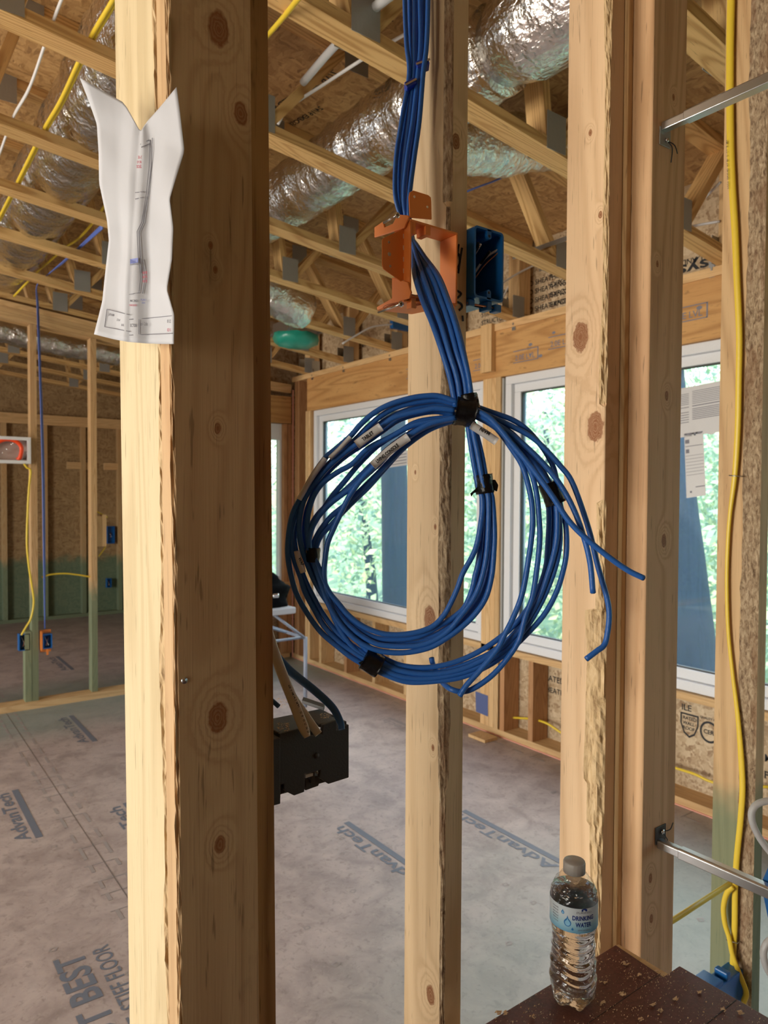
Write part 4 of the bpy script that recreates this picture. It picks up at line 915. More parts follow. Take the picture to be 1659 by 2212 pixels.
lathe('cap', [(.0150*S, .1845*S), (.0150*S, .1985*S), (.0140*S, .2005*S)], BC, M['cap'], wbt, 60, lambda r_, z_, a: (r_+.0002*math.cos(a*40), z_))
# label wrapped round the bottle
LR = .0329*S; z0_, z1_ = .1165*S, .1505*S
va = []; fa = []; n_ = 96
m_l, t_l, b_l = new_mat('bottle label'); g_ = NB(t_l); tcl = g_.n('ShaderNodeTexCoord'); sp_ = g_.n('ShaderNodeSeparateXYZ'); g_.l(tcl.outputs['Object'], sp_.inputs[0])
c_l = g_.ramp(g_.math('DIVIDE', sp_.outputs[2], .034*S), [(.0, (.13, .33, .50)), (.30, (.30, .52, .62)), (.65, (.52, .58, .62))]); g_.l(c_l, b_l.inputs['Base Color']); b_l.inputs['Roughness'].default_value = .35; M['blabel'] = m_l
for j in range(n_):
    a = 2*PI*j/n_
    for z in (z0_, z1_): va.append(BC+Vector((math.cos(a)*LR, math.sin(a)*LR, z)))
for j in range(n_): j2 = (j+1) % n_; fa.append((2*j, 2*j2, 2*j2+1, 2*j+1))
lab = mesh_obj('label', va, fa, M['blabel'], wbt, True); lab['label'] = 'blue and white wrap label'
facing = math.atan2(-(BC.y), -(BC.x))    # direction from the bottle to the viewer
def wrap(mb, s, ang, z, size, width, bold=.0, m=0):
    """lettering wrapped round the bottle, centred ang (metres of arc, + = right)"""
    v, f = text_geo(s, bold); wmax = max(a[0] for a in v); kx = width/wmax; out = []
    for a in v:
        th = facing+(ang+a[0]*kx-width/2)/LR; out.append(BC+Vector((math.cos(th)*(LR+.00025), math.sin(th)*(LR+.00025), z+a[1]*size)))
    mb.add(out, f, m)
k = MB(); c0 = .014
wrap(k, 'DRINKING', c0, .1345*S, .0085*S, .031*S, .03); wrap(k, 'WATER', c0+.0005, .1255*S, .0085*S, .0225*S, .03)
k2 = MB(); wrap(k2, 'PURIFIED', c0+.001, .1435*S, .0042*S, .022*S, .0); wrap(k2, '16.9 FL OZ (500mL)', c0+.001, .1200*S, .0028*S, .018*S, .01)
for i, s_ in enumerate(('BOTTLED WITH', 'PURIFIED FOR', 'GREAT TASTE', 'MINERALS', 'ADDED FOR', 'TASTE')): wrap(k2, s_, -.0285, (.1440-.0038*i)*S, .0024*S, .011*S, .02)
m_navy = plain('navy print', (.012, .035, .20), .5); M['navyprint'] = m_navy
k.obj('lettering', m_navy, lab); k2.obj('small_lettering', M['ink_soft'], lab)
def wrappoly(mb, pts_, ang, z, s_, lift=.0002):
    out = []
    for (x, y) in pts_:
        th = facing+(ang+x*s_)/LR; out.append(BC+Vector((math.cos(th)*(LR+lift), math.sin(th)*(LR+lift), z+y*s_)))
    mb.add(out, [tuple(range(len(out)))])
drop = [(0, 1.7)]+[(math.sin(t_)*.8*(1 if math.cos(t_) < .3 else 1-.6*(math.cos(t_)-.3)), -math.cos(math.pi-t_)*.8 if False else math.cos(t_)*(.8 if math.cos(t_) < 0 else 1.1)) for t_ in [.35+i*(2*PI-.7)/18 for i in range(19)]]
k = MB(); wrappoly(k, drop, -.0085, .1290*S, .0062*S); wrappoly(k, drop, -.0155, .1415*S, .0028*S); wrappoly(k, drop, -.0015, .1215*S, .0018*S)
k.obj('drop_mark', plain('drop blue', (.02, .16, .42), .4), lab)
k = MB(); wrappoly(k, drop, -.0083, .1288*S, .0044*S, .0004); wrappoly(k, drop, -.0154, .1413*S, .0016*S, .0004); k.obj('drop_highlight', plain('drop light', (.22, .48, .68), .4), lab)
k = MB(); wrappoly(k, [(-1, -.5), (1, -.5), (1, .2), (.5, .45), (0, .5), (-.5, .45), (-1, .2)], c0+.001, .1488*S, .0040*S); k.obj('logo_mark', m_navy, lab)

# ------------------------------------------------------------------ papers pinned to the left post
pap = empty('pinned_papers', at(300, 742, 'D', .76), 'folded white plan papers with small print pinned to the left post', 'papers')
rowsY = [0, .08, .18, .30, .42, .55, .68, .80, .90, 1.0]
Lp = [(172, 168), (193, 222), (209, 268), (213, 330), (214, 395), (231, 475), (235, 520), (226, 600), (221, 650), (203, 722)]
La = [(268, 222), (262, 262), (258, 300), (256, 360), (256, 420), (262, 490), (262, 545), (256, 610), (254, 660), (246, 733)]
Fp = [(303, 284), (301, 300), (298, 330), (293, 385), (291, 440), (285, 500), (283, 560), (280, 615), (279, 670), (279, 739)]
Gp = [(318, 262), (322, 290), (328, 330), (327, 385), (322, 440), (318, 500), (321, 560), (322, 615), (322, 670), (320, 742)]
Ra = [(345, 232), (352, 262), (358, 310), (350, 375), (345, 430), (345, 500), (344, 560), (342, 610), (346, 670), (350, 743)]
Rp = [(381, 188), (388, 240), (398, 326), (378, 390), (366, 430), (374, 492), (371, 560), (360, 625), (376, 680), (375, 743)]
cols = [(Lp, .752), (La, .742), (Fp, .722), (Gp, .722), (Ra, .706), (Rp, .690)]
def interp(L, t):
    t = max(0, min(1, t))*(len(L)-1); i = min(int(t), len(L)-2); return Vector(L[i]).lerp(Vector(L[i+1]), t-i)
NC, NR = 26, 60
def paper_pt(u, w_):
    """u across 0..5 (the traced columns), w_ down 0..1"""
    i = min(int(u), 4); a = interp(cols[i][0], w_); b_ = interp(cols[i+1][0], w_); t = u-i; p = a.lerp(b_, t)
    d = cols[i][1]*(1-t)+cols[i+1][1]*t+.0022*noise.noise(Vector((p.x*.02, p.y*.012, 0)))+(.004 if (1.8 < u < 2.2) else 0)
    if u < 2: d += .006*math.sin(w_*PI)*(2-u)/2
    return at(p.x, p.y, 'D', d)
v = []; f = []
for r_ in range(NR+1):
    for c in range(NC+1): v.append(paper_pt(5*c/NC, r_/NR))
for r_ in range(NR):
    for c in range(NC): a = r_*(NC+1)+c; f.append((a, a+NC+1, a+NC+2, a+1))
o = mesh_obj('sheet', v, f, M['paper'], pap, True); sm = o.modifiers.new('s', 'SOLIDIFY'); sm.thickness = .0004; sm.offset = -1
def ppoint(px, py, lift=.0012):
    # nearest paper column by pixel
    best = None
    for w_ in [i/60 for i in range(61)]:
        for u in [j/10 for j in range(51)]:
            i = min(int(u), 4); q = interp(cols[i][0], w_).lerp(interp(cols[i+1][0], w_), u-i); e = (q-Vector((px, py))).length_squared
            if best is None or e < best[0]: best = (e, u, w_)
    p = paper_pt(best[1], best[2]); d = (p-CAM).dot(FW); return at(px, py, 'D', d-lift)
def pline(mb, pts_, w_=.00035):
    mb.tube([ppoint(*q) for q in pts_], w_, 4)
k = MB()
for L_ in ([(231, 668), (226, 706), (279, 716)], [(231, 668), (279, 680)], [(279, 690), (322, 687), (372, 682)], [(279, 724), (322, 722), (372, 720)], [(300, 690), (300, 722)], [(303, 312), (322, 302)], [(305, 318), (324, 310)],
           [(324, 302), (322, 360), (316, 420), (306, 480), (296, 500), (298, 545), (300, 570)], [(329, 298), (327, 360), (320, 420), (310, 480), (301, 502), (303, 545), (305, 590)], [(292, 416), (310, 414)], [(292, 430), (309, 426)], [(281, 565), (300, 562), (304, 600), (300, 632), (279, 636)], [(281, 572), (296, 570)], [(308, 560), (314, 600), (308, 634)]):
    pline(k, L_)
k.obj('drawn_line', M['ink_soft'], pap)
def ptext(mb, s_, px, py, wpx, hpx, tilt=0, bold=.02):
    org = ppoint(px, py, .0045); D = (org-CAM).dot(FW); sc_ = D/F
    rgt = RT*math.cos(tilt)+UP*math.sin(tilt); up_ = UP*math.cos(tilt)-RT*math.sin(tilt)
    text_on(mb, s_, org, rgt, up_, hpx*sc_*1.35, width=wpx*sc_, bold=bold)
k = MB()
ptext(k, 'Johnson Cabinets & Design', 234, 681, 43, 7, -.18); ptext(k, 'DRAWING FOR', 252, 693, 24, 5, -.15); ptext(k, 'BUILDER', 262, 704, 12, 5, -.12); ptext(k, 'SECTION', 281, 706, 14, 7, 0); ptext(k, 'Room 1 - Cut Box', 302, 703, 17, 8, 0); ptext(k, '8/1/24', 361, 697, 10, 7, 0); ptext(k, 'MICRO', 281, 652, 16, 5, 0)
k.obj('black_lettering', M['ink_soft'], pap)
k = MB(); ptext(k, '30-125 MIL', 298, 343, 20, 7, .03); ptext(k, 'OF DRAWING', 296, 353, 20, 6, .05); ptext(k, 'SIDED', 295, 363, 12, 7, .05); ptext(k, 'REV 03', 361, 716, 10, 7, 0); ptext(k, 'DIMENSION', 279, 661, 16, 4, 0)
for i in range(3): ptext(k, 'NOTE', 308, 592+i*9, 10, 6, 0)
k.obj('red_lettering', M['ink_red'], pap)
k = MB(); ptext(k, 'PLAN 1', 304, 650, 12, 5, 0); ptext(k, 'VIEW', 306, 656, 8, 4, 0)
k.add([ppoint(281, 560), ppoint(298, 557), ppoint(298, 567), ppoint(281, 570)], [(0, 1, 2, 3)]); k.obj('blue_lettering', M['ink_blue'], pap)

# ------------------------------------------------------------------ grey wiring box on the left post
gbx = empty('device_box', (.46, .79, 1.18), 'dark grey two gang wiring box fixed behind the left post', 'electrical box')
gy = .79
def GP(px, py, y=gy): return at(px, py, 'Y', y)
front = [(604, 1585), (655, 1572), (655, 1592), (668, 1590), (696, 1586), (696, 1578), (698, 1566), (727, 1556), (728, 1577), (746, 1573), (745, 1568), (754, 1565), (754, 1680), (710, 1694), (698, 1686), (690, 1680), (692, 1664), (664, 1672), (659, 1672), (658, 1711), (636, 1719), (618, 1710), (613, 1706), (613, 1694), (605, 1697)]
k = MB(); k.prism([GP(*q) for q in front], (0, .006, 0))
c00 = GP(604, 1585); c11 = GP(754, 1682); x0, x1, z1, z0 = c00.x, c11.x, c00.z, c11.z
k.box(x0, x0+.005, gy+.006, gy+.066, z0-.004, z1); k.box(x1-.005, x1, gy+.006, gy+.05, z0, z1-.005); k.box(x0+.005, x1-.005, gy+.03, gy+.066, z1-.008, z1-.002); k.box(x0+.005, x0+.040, gy+.006, gy+.03, z1-.006, z1-.001); k.box(x0+.062, x1-.012, gy+.006, gy+.03, z1-.006, z1-.001)
k.box(x0+.005, x1-.005, gy+.012, gy+.066, z0-.002, z0+.004); k.box(x0-.022, x0-.0005, gy-.004, gy+.05, z0-.006, z1-.004); k.box((x0+x1)/2-.003, (x0+x1)/2+.003, gy+.006, gy+.066, z0+.004, z1-.008)
o = k.obj('box_body', M['darkgrey'], gbx); bevel(o, .0012)
k = MB(); k.prism([GP(*q, gy+.008) for q in ((585, 1728), (616, 1712), (618, 1700), (612, 1692), (586, 1700))], (0, .03, 0)); bevel(k.obj('clamp_wing', M['darkgrey'], gbx), .001); k = MB(); k.prism([GP(*q, gy+.01) for q in ((660, 1708), (688, 1698), (692, 1686), (686, 1676), (660, 1686))], (0, .03, 0)); bevel(k.obj('clamp_wing', M['darkgrey'], gbx), .001)
k = MB(); k.prism([GP(*q, gy+.004) for q in ((660, 1674), (676, 1670), (676, 1676), (660, 1681))], (0, .01, 0)); k.prism([GP(*q, gy+.004) for q in ((686, 1668), (692, 1667), (692, 1671), (686, 1672))], (0, .01, 0)); k.obj('inner_tab', M['beige'], gbx)
c = GP(684, 1632, gy-.0005); tube('boss', [c, c+Vector((0, -.0015, 0))], .0035, M['darkgrey'], gbx, 14, 0)
k = MB(); k.prism([at(*q, 'Z', z1+.001) for q in ((655, 1512), (702, 1528), (700, 1536), (652, 1520))], (0, 0, .005)); bevel(k.obj('top_clip', M['darkgrey'], gbx), .001)
k = MB()
for i in range(240):
    px = random.choice((random.uniform(588, 640), random.uniform(600, 640), random.uniform(692, 714))); py = random.uniform(1508, 1530) if px < 640 else random.uniform(1540, 1552)
    if random.random() < .3: px, py = random.uniform(600, 625), random.uniform(1562, 1580)
    p = at(px, py, 'Z', z1+.0015); s_ = random.uniform(.0005, .0014); a = random.uniform(0, PI)
    k.add([p, p+Vector((math.cos(a), math.sin(a), .2))*s_*2, p+Vector((math.sin(a), -math.cos(a), .4))*s_], [(0, 1, 2)])
tag(k.obj('sawdust', M['shaving']), 'sawdust crumbs on top of the dark grey wiring box', 'sawdust', kind='stuff')
def flat_cable(name, pts, wpx, mat, lb, grp=None, thick=.003):
    """flat jacketed cable: wide across the view, thin in depth"""
    P_ = crom([at(px, py, 'D', d) for px, py, d in pts], 8); v = []; f = []; N = len(P_); n_ = 12
    for i, p in enumerate(P_):
        t_ = (P_[min(i+1, N-1)]-P_[max(i-1, 0)]).normalized(); b_ = t_.cross(FW).normalized(); nn = b_.cross(t_).normalized()
        w_ = (wpx(i/(N-1)) if callable(wpx) else wpx)*.82/F/2
        for j in range(n_):
            a = 2*PI*j/n_; v.append(p+b_*math.cos(a)*w_+nn*math.sin(a)*thick*(1-.25*abs(math.cos(a))**4))
    for i in range(N-1):
        for j in range(n_): f.append((i*n_+j, i*n_+(j+1) % n_, (i+1)*n_+(j+1) % n_, (i+1)*n_+j))
    f.append(tuple(range(n_))); f.append(tuple((N-1)*n_+j for j in range(n_))[::-1])
    o = mesh_obj(name, v, f, M[mat], None, True); tag(o, lb, 'cable', grp); return o
bc1 = flat_cable('beige_cable', [(560, 1280, .95), (575, 1352, .94), (600, 1430, .93), (632, 1512, .915), (655, 1570, .90), (664, 1592, .896)], lambda t_: 26-10*max(0, t_-.8)*5, 'beige', 'beige flat cable with printing entering the grey box, front one')
k = MB()
for i, s_ in enumerate('600 V NM 14-2 WITH GROUND'):
    if s_ == ' ': continue
    t_ = i/25; q = Vector((616, 1480)).lerp(Vector((646, 1545)), t_) if t_ < .7 else Vector((637, 1525)).lerp(Vector((660, 1588)), (t_-.7)/.3)
    org = at(q.x+6, q.y, 'D', .9045-.012*t_); text_on(k, s_, org, (RT*.35-UP*.94), (RT*.94+UP*.35), .0036, bold=.02)
k.obj('jacket_printing', M['ink'], bc1)
flat_cable('beige_cable', [(568, 1310, .965), (590, 1400, .955), (625, 1490, .935), (660, 1545, .915), (688, 1586, .905)], 20, 'beige', 'beige flat cable behind, second one entering the grey box')
flat_cable('blue_flat_cable', [(578, 1395, .97), (622, 1445, .955), (680, 1492, .93), (718, 1528, .915), (735, 1560, .905), (738, 1576, .90)], lambda t_: 24-8*t_, 'navy', 'dark blue flat cable entering the right side of the grey box')
flat_cable('blue_flat_cable', [(570, 1500, .93), (586, 1512, .925), (602, 1526, .92)], 12, 'navy', 'short dark blue cable by the left post above the grey box')

# ------------------------------------------------------------------ orange low voltage bracket on the middle stud
ob = empty('low_voltage_bracket', (.62, .74, 1.80), 'orange plastic open back bracket on the middle stud with blue cables through it', 'bracket')
oy = .728
def OP(px, py, y=oy): return at(px, py, 'Y', y)
def OX(px, py, x): return at(px, py, 'X', x)
tl = OP(886, 472); br = OP(966, 640)
x0, x1, z1, z0 = tl.x, mx0-.0005, tl.z, OP(893, 640).z
t_ = .0028; ya = at(851, 620, 'X', x0).y
k = MB()
k.box(x0, x1, oy, ya, z0, z0+t_); k.box(x0, x1, oy, ya, z1-t_, z1); k.box(x0, x0+t_, oy, ya, z0+t_, z1-t_); k.box(x1-t_, x1, oy, ya, z0+t_, z1-t_)
o = k.obj('box_sleeve', M['orange'], ob); bevel(o, .0008)
k = MB(); k.box(x0+.027, x0+.035, oy+.001, oy+.02, z1-.014, z1-t_); k.obj('inner_boss', M['orange'], ob)
k = MB(); k.box(x0+t_, x0+.010, oy+.001, oy+.02, z1-.018, z1-t_); k.obj('inner_boss', M['orange'], ob)
k = MB(); k.box(x0+.027, x0+.035, oy+.001, oy+.02, z0+t_, z0+.010); k.obj('inner_boss', M['orange'], ob)
# top ear
ear = [(886, 470), (884, 425), (886, 415), (893, 411), (925, 421), (931, 426), (932, 434), (933, 474)]
def holes_plate(name, pts_, ax, val, d, holes, mat=None):
    o_ = None; k_ = MB(); k_.prism([at(px, py, ax, val) for px, py in pts_], d); o_ = k_.obj(name, M['orange'], ob); bevel(o_, .0006)
    for (px, py, r_) in holes:
        c_ = at(px, py, ax, val); n__ = Vector(d).normalized(); tube('hole_rim', [c_-n__*.0004, c_+n__*.0003], r_, mat or M['screw'], o_, 14, 0)
    return o_
M['hole_light'] = plain('light seen in hole', (.78, .62, .45), .6); M['hole_dark'] = plain('metal in hole', (.45, .33, .22), .4)
holes_plate('top_ear', ear, 'Y', oy, (0, .002, 0), [(895, 425, .0016), (923, 447, .0016)], M['hole_light'])
# left wing with three holes, standing out sideways
wing = [(826, 518), (829, 514), (873, 493), (878, 500), (880, 612), (877, 616), (860, 603), (829, 581), (826, 572)]
holes_plate('side_wing', wing, 'Y', oy+.013, (0, .0018, 0), [(840, 523, .0017), (841, 549, .0026), (843, 575, .0017)], M['hole_dark'])
k = MB()
for i in range(5): k.prism([OP(q[0], q[1], oy+.0125) for q in ((871, 505+i*25), (872.4, 505+i*25), (872.8, 515+i*25), (871.4, 515+i*25))], (0, .0004, 0))
k.obj('score_line', M['hole_light'], ob)
# clip arms at the top and bottom left
k = MB()
k.prism([OX(q[0], q[1], x0-.001) for q in ((812, 492), (831, 479), (834, 492), (852, 484), (858, 473), (862, 464), (884, 466), (886, 470), (876, 494), (847, 503), (812, 514))], (-.0028, 0, 0))
bevel(k.obj('clip_arm', M['orange'], ob), .0007); k = MB()
k.prism([OX(q[0], q[1], x0-.001) for q in ((850, 600), (884, 610), (891, 632), (887, 645), (870, 650), (818, 671), (817, 664), (850, 645))], (-.0028, 0, 0))
bevel(k.obj('clip_arm', M['orange'], ob), .0007)
k = MB(); k.prism([at(q[0], q[1], 'Z', OX(820, 668, x0).z) for q in ((818, 668), (872, 648), (930, 652), (928, 668), (890, 676))], (0, 0, -.002))
k.box(x0+.006, x0+.014, oy+.004, oy+.014, z0-.014, z0); k.box(x1-.012, x1-.004, oy+.0, oy+.016, z0-.012, z0); bevel(k.obj('bottom_flange', M['orange'], ob), .0006)
k = MB()
for cx__ in (850, 905):
    for rr in (6, 11, 17): 
        c_ = at(cx__, 661, 'Z', OX(820, 668, x0).z-.0023); k.tube([c_+Vector((math.cos(a)*rr*.0006, math.sin(a)*rr*.0011, 0)) for a in [i*.4 for i in range(3, 15)]], .0004, 4)
k.obj('knockout_ring', plain('dark orange groove', (.30, .07, .02), .5), ob)
for (px, py, L_) in ((858, 465, .030), (866, 657, .05)):
    c_ = at(px, py, 'Y', oy-.012); 
    so = tube('mounting_screw', [c_, c_+Vector((.001, L_, 0))], .0014, M['screw'], ob, 8, 0)
    v_, f_ = tube_geo([c_+Vector((0, -.0014, 0)), c_+Vector((0, -.0010, 0)), c_+Vector((0, .0006, 0))], lambda q: .0026 if q < .1 else .0036, 16)
    hd_ = mesh_obj('screw_head', v_, f_, M['screw'], so, True)
    k = MB(); k.box(c_.x-.0022, c_.x+.0022, c_.y-.0016, c_.y-.0012, c_.z-.0004, c_.z+.0004); k.box(c_.x-.0004, c_.x+.0004, c_.y-.0016, c_.y-.0012, c_.z-.0022, c_.z+.0022); k.obj('cross_slot', M['ink'], so)

# ------------------------------------------------------------------ blue outlet box on the other side of the middle stud
bl = empty('outlet_box', (.73, .75, 1.83), 'open blue single gang outlet box with loose wires on the middle stud', 'electrical box')
byy = .735
def BP(px, py, y=byy): return at(px, py, 'Y', y)
a = BP(1010, 484); b_ = BP(1087, 655); x0, x1 = mx1+.0008, b_.x; z1 = BP(1048, 492).z; z0 = BP(1048, 646).z; t_ = .003; yb = byy+.074
k = MB()
def rrect(x0, x1, z0, z1, r_, n_=5):
    out = []
    for (cx__, cz, a0) in ((x1-r_, z1-r_, 0), (x0+r_, z1-r_, PI/2), (x0+r_, z0+r_, PI), (x1-r_, z0+r_, 1.5*PI)):
        for i in range(n_+1): a_ = a0+PI/2*i/n_; out.append((cx__+r_*math.cos(a_), cz+r_*math.sin(a_)))
    return out
O_ = rrect(x0, x1, z0, z1, .006); I_ = rrect(x0+t_, x1-t_, z0+t_, z1-t_, .004); n_ = len(O_)
vv = [(x, byy, z) for x, z in O_]+[(x, byy, z) for x, z in I_]+[(x, yb-.004, z) for x, z in I_]+[(x, yb, z) for x, z in O_]
ff = [(i, (i+1) % n_, (i+1) % n_+n_, i+n_) for i in range(n_)]+[(i+n_, (i+1) % n_+n_, (i+1) % n_+2*n_, i+2*n_) for i in range(n_)]+[tuple(range(2*n_, 3*n_))]+[(i, i+3*n_, (i+1) % n_+3*n_, (i+1) % n_) for i in range(n_)]+[tuple(range(3*n_, 4*n_))]
mesh_obj('box_body', vv, ff, M['blue_box'], bl)
for zc, s_ in ((z1-.010, 1), (z0+.010, -1)):
    c_ = Vector(((x0+x1)/2, byy-.0002, zc)); k = MB(); k.tube([c_, c_+Vector((0, .03, 0))], .0042, 14); k.box(c_.x-.004, c_.x+.004, byy+.0, byy+.03, min(zc, zc+s_*.009), max(zc, zc+s_*.009)); lug = k.obj('screw_lug', M['blue_box'], bl, False)
    tube('screw_hole', [c_+Vector((0, -.0003, 0)), c_+Vector((0, .001, 0))], .0021, M['ink'], lug, 10, 0)
k = MB(); k.box(x0, x0+.012, byy+.01, byy+.03, z0-.010, z0); k.box(x0+.030, x0+.040, byy+.004, byy+.022, z0-.013, z0); k.box(x0+.043, x1-.003, byy+.0, byy+.014, z0-.014, z0-.003); bevel(k.obj('nail_guide', M['blue_box'], bl), .0015)
for dy in (.006, .013): tube('nail', [(x0-.0, byy+dy+.008, z0-.006), (x1-.006, byy+dy-.004, z0-.009)], .0013, M['copper'] if dy < .01 else M['ink'], bl, 8, 0)
for pts_, r_, mt in (([(1018, 600), (1048, 558), (1078, 538)], .0019, 'white_cable'), ([(1019, 612), (1045, 575), (1076, 546)], .0010, 'copper'), ([(1024, 590), (1044, 562), (1058, 543)], .0016, 'ink'), ([(1016, 566), (1028, 545), (1038, 528)], .0018, 'white_cable'), ([(1014, 570), (1026, 548), (1036, 531)], .0009, 'copper'), ([(1015, 560), (1024, 541), (1034, 524)], .0015, 'ink')):
    P_ = [BP(px, py, byy+.045-.018*i) for i, (px, py) in enumerate(pts_)]; P_[0].x = max(P_[0].x, x0+.004); tube('wire_end', P_, r_, M[mt], bl, 8)

# ------------------------------------------------------------------ coil of blue cable
D0 = .868
coil = empty('cable_coil', at(925, 1480, 'D', D0), 'large hanging coil of many blue network cables taped in front of the middle stud', 'cable coil')
CR = .0034
SL = {}
def strand(name, pts, d0, d1=None, nm='cable', r=CR):
    d1 = d0 if d1 is None else d1; n = len(pts)
    P_ = [at(p[0], p[1], 'D', (p[2] if len(p) > 2 else d0+(d1-d0)*i/(n-1))) for i, p in enumerate(pts)]
    Q = crom(P_, 6); SL[name] = (pts, d0, d1)
    v, f = tube_geo(Q, r, 12); return mesh_obj(nm, v, f, M['blue_cable'], coil, True)
# feed bundle from the ceiling, through the bracket to the knot
TX = {'L1': [874, 878, 884, 868, 856, 854, 866], 'L2': [885, 887, 889, 876, 864, 862, 870], 'L3': [896, 895, 894, 884, 874, 869, 874], 'R1': [907, 909, 903, 892, 880, 873, 877], 'R2': [916, 915, 909, 899, 888, 878, 881], 'R3': [925, 922, 914, 906, 895, 885, 884], 'R4': [921, 919, 911, 903, 890, 882, 880]}
TYY = [-40, 90, 160, 260, 340, 420, 470]
BXX = [[891, 893, 897, 913, 934, 955, 973, 984], [893, 897, 907, 925, 943, 963, 981, 990], [893, 902, 915, 933, 952, 970, 988, 996], [894, 908, 925, 943, 961, 978, 995, 1003], [895, 912, 934, 953, 970, 986, 1003, 1009], [896, 917, 942, 962, 979, 995, 1009, 1015], [897, 922, 949, 969, 986, 1001, 1013, 1021]]
BYY = [530, 562, 600, 650, 700, 760, 820, 880]
DB = [.985, .965, .935, .905, .885, .873, .869, .867]
for i, (kk, xs) in enumerate(TX.items()):
    dd = (.010 if kk in ('L2', 'R2', 'R4') else 0)-(.006 if kk == 'R3' else 0)
    top = [(x, y, .992-.004*(j < 3)+dd-(0.004 if kk[0] == 'R' else 0)) for j, (x, y) in enumerate(zip(xs, TYY))]
    top = [(top[0][0]+2, -700, top[0][2]+.004), (top[0][0], -330, top[0][2])]+top
    off = (.0, .007, -.004, .006, -.002, .007, .001)[i]
    bot = [(x, y, d+off) for x, y, d in zip(BXX[i], BYY, DB)]
    strand('feed%d' % i, top+[(xs[-1]+4, 500, .998)]+bot, .9)
for kk, d_ in ((0, .012), (3, .010), (5, -.006)):
    bot = [(x+4, y, d+d_) for x, y, d in zip(BXX[kk], BYY, DB)]
    strand('feedx%d' % kk, [(900+kk, -700, 1.006), (898+kk, -40, 1.004), (900, 160, 1.004), (880, 330, 1.004), (870, 440, 1.003), (880, 500, 1.0)]+bot, .9)
# inner loop
A = [
 [(1010, 915), (1020, 980), (1032, 1045), (1042, 1078), (1040, 1120), (1027, 1186), (1000, 1238), (986, 1276), (964, 1321), (940, 1349), (914, 1362), (883, 1369), (851, 1371), (820, 1367), (783, 1352), (753, 1329), (730, 1302), (712, 1280), (696, 1248), (687, 1222), (676, 1200), (668, 1180), (670, 1151), (682, 1124), (708, 1093), (738, 1069), (761, 1053), (791, 1027), (821, 1000), (843, 975), (880, 946), (910, 927), (941, 914), (985, 903)],
 [(1014, 915), (1024, 980), (1036, 1045), (1041, 1075), (1040, 1144), (1034, 1210), (1026, 1245), (1020, 1273), (1005, 1309), (985, 1329), (953, 1350), (922, 1367), (890, 1378), (851, 1381), (813, 1378), (776, 1360), (746, 1333), (721, 1302), (703, 1270), (693, 1244), (684, 1222), (676, 1196), (676, 1178), (690, 1148), (715, 1116), (745, 1091), (775, 1063), (815, 1024), (850, 988), (885, 957), (930, 927), (985, 906)],
 [(1018, 912), (1032, 980), (1044, 1045), (1055, 1075), (1055, 1144), (1050, 1206), (1038, 1258), (1021, 1296), (992, 1335), (969, 1362), (938, 1383), (906, 1394), (883, 1396), (850, 1396), (815, 1391), (785, 1376), (753, 1351), (728, 1322), (711, 1294), (698, 1262), (689, 1236), (680, 1205), (684, 1179), (694, 1157), (716, 1133), (743, 1104), (768, 1079), (798, 1050), (829, 1015), (870, 970), (915, 932), (985, 907)],
 [(1022, 912), (1040, 980), (1052, 1045), (1063, 1075), (1068, 1144), (1067, 1190), (1062, 1245), (1049, 1292), (1024, 1329), (992, 1359), (961, 1381), (930, 1398), (890, 1408), (851, 1410), (812, 1404), (776, 1387), (746, 1361), (724, 1332), (708, 1302), (694, 1265), (684, 1236), (672, 1200), (666, 1168), (664, 1128), (670, 1093), (681, 1065), (700, 1041), (731, 1019), (761, 1002), (796, 968), (841, 945), (887, 921), (930, 911), (985, 905)],
 [(1016, 912), (1028, 980), (1040, 1045), (1048, 1075), (1047, 1144), (1043, 1206), (1032, 1260), (1010, 1308), (986, 1338), (950, 1366), (905, 1384), (860, 1388), (820, 1384), (780, 1365), (740, 1332), (712, 1292), (696, 1256), (684, 1228), (672, 1198), (667, 1176), (672, 1148), (683, 1124), (715, 1075), (746, 1038), (776, 1002), (815, 964), (860, 935), (905, 910), (985, 900)],
 [(1020, 912), (1036, 980), (1048, 1045), (1058, 1075), (1062, 1144), (1058, 1206), (1048, 1262), (1032, 1300), (1004, 1334), (975, 1360), (940, 1379), (900, 1388), (860, 1391), (820, 1387), (776, 1369), (738, 1338), (710, 1300), (694, 1262), (682, 1232), (670, 1200), (664, 1170), (670, 1140), (686, 1112), (712, 1086), (742, 1062), (772, 1034), (806, 1000), (842, 966), (888, 934), (940, 908), (985, 898)],
]
for i, pts in enumerate(A): strand('A%d' % i, pts, D0+(.006, .013, -.002, .002, .018, .010)[i], D0+(-.004, .004, .010, -.001, .012, .018)[i])
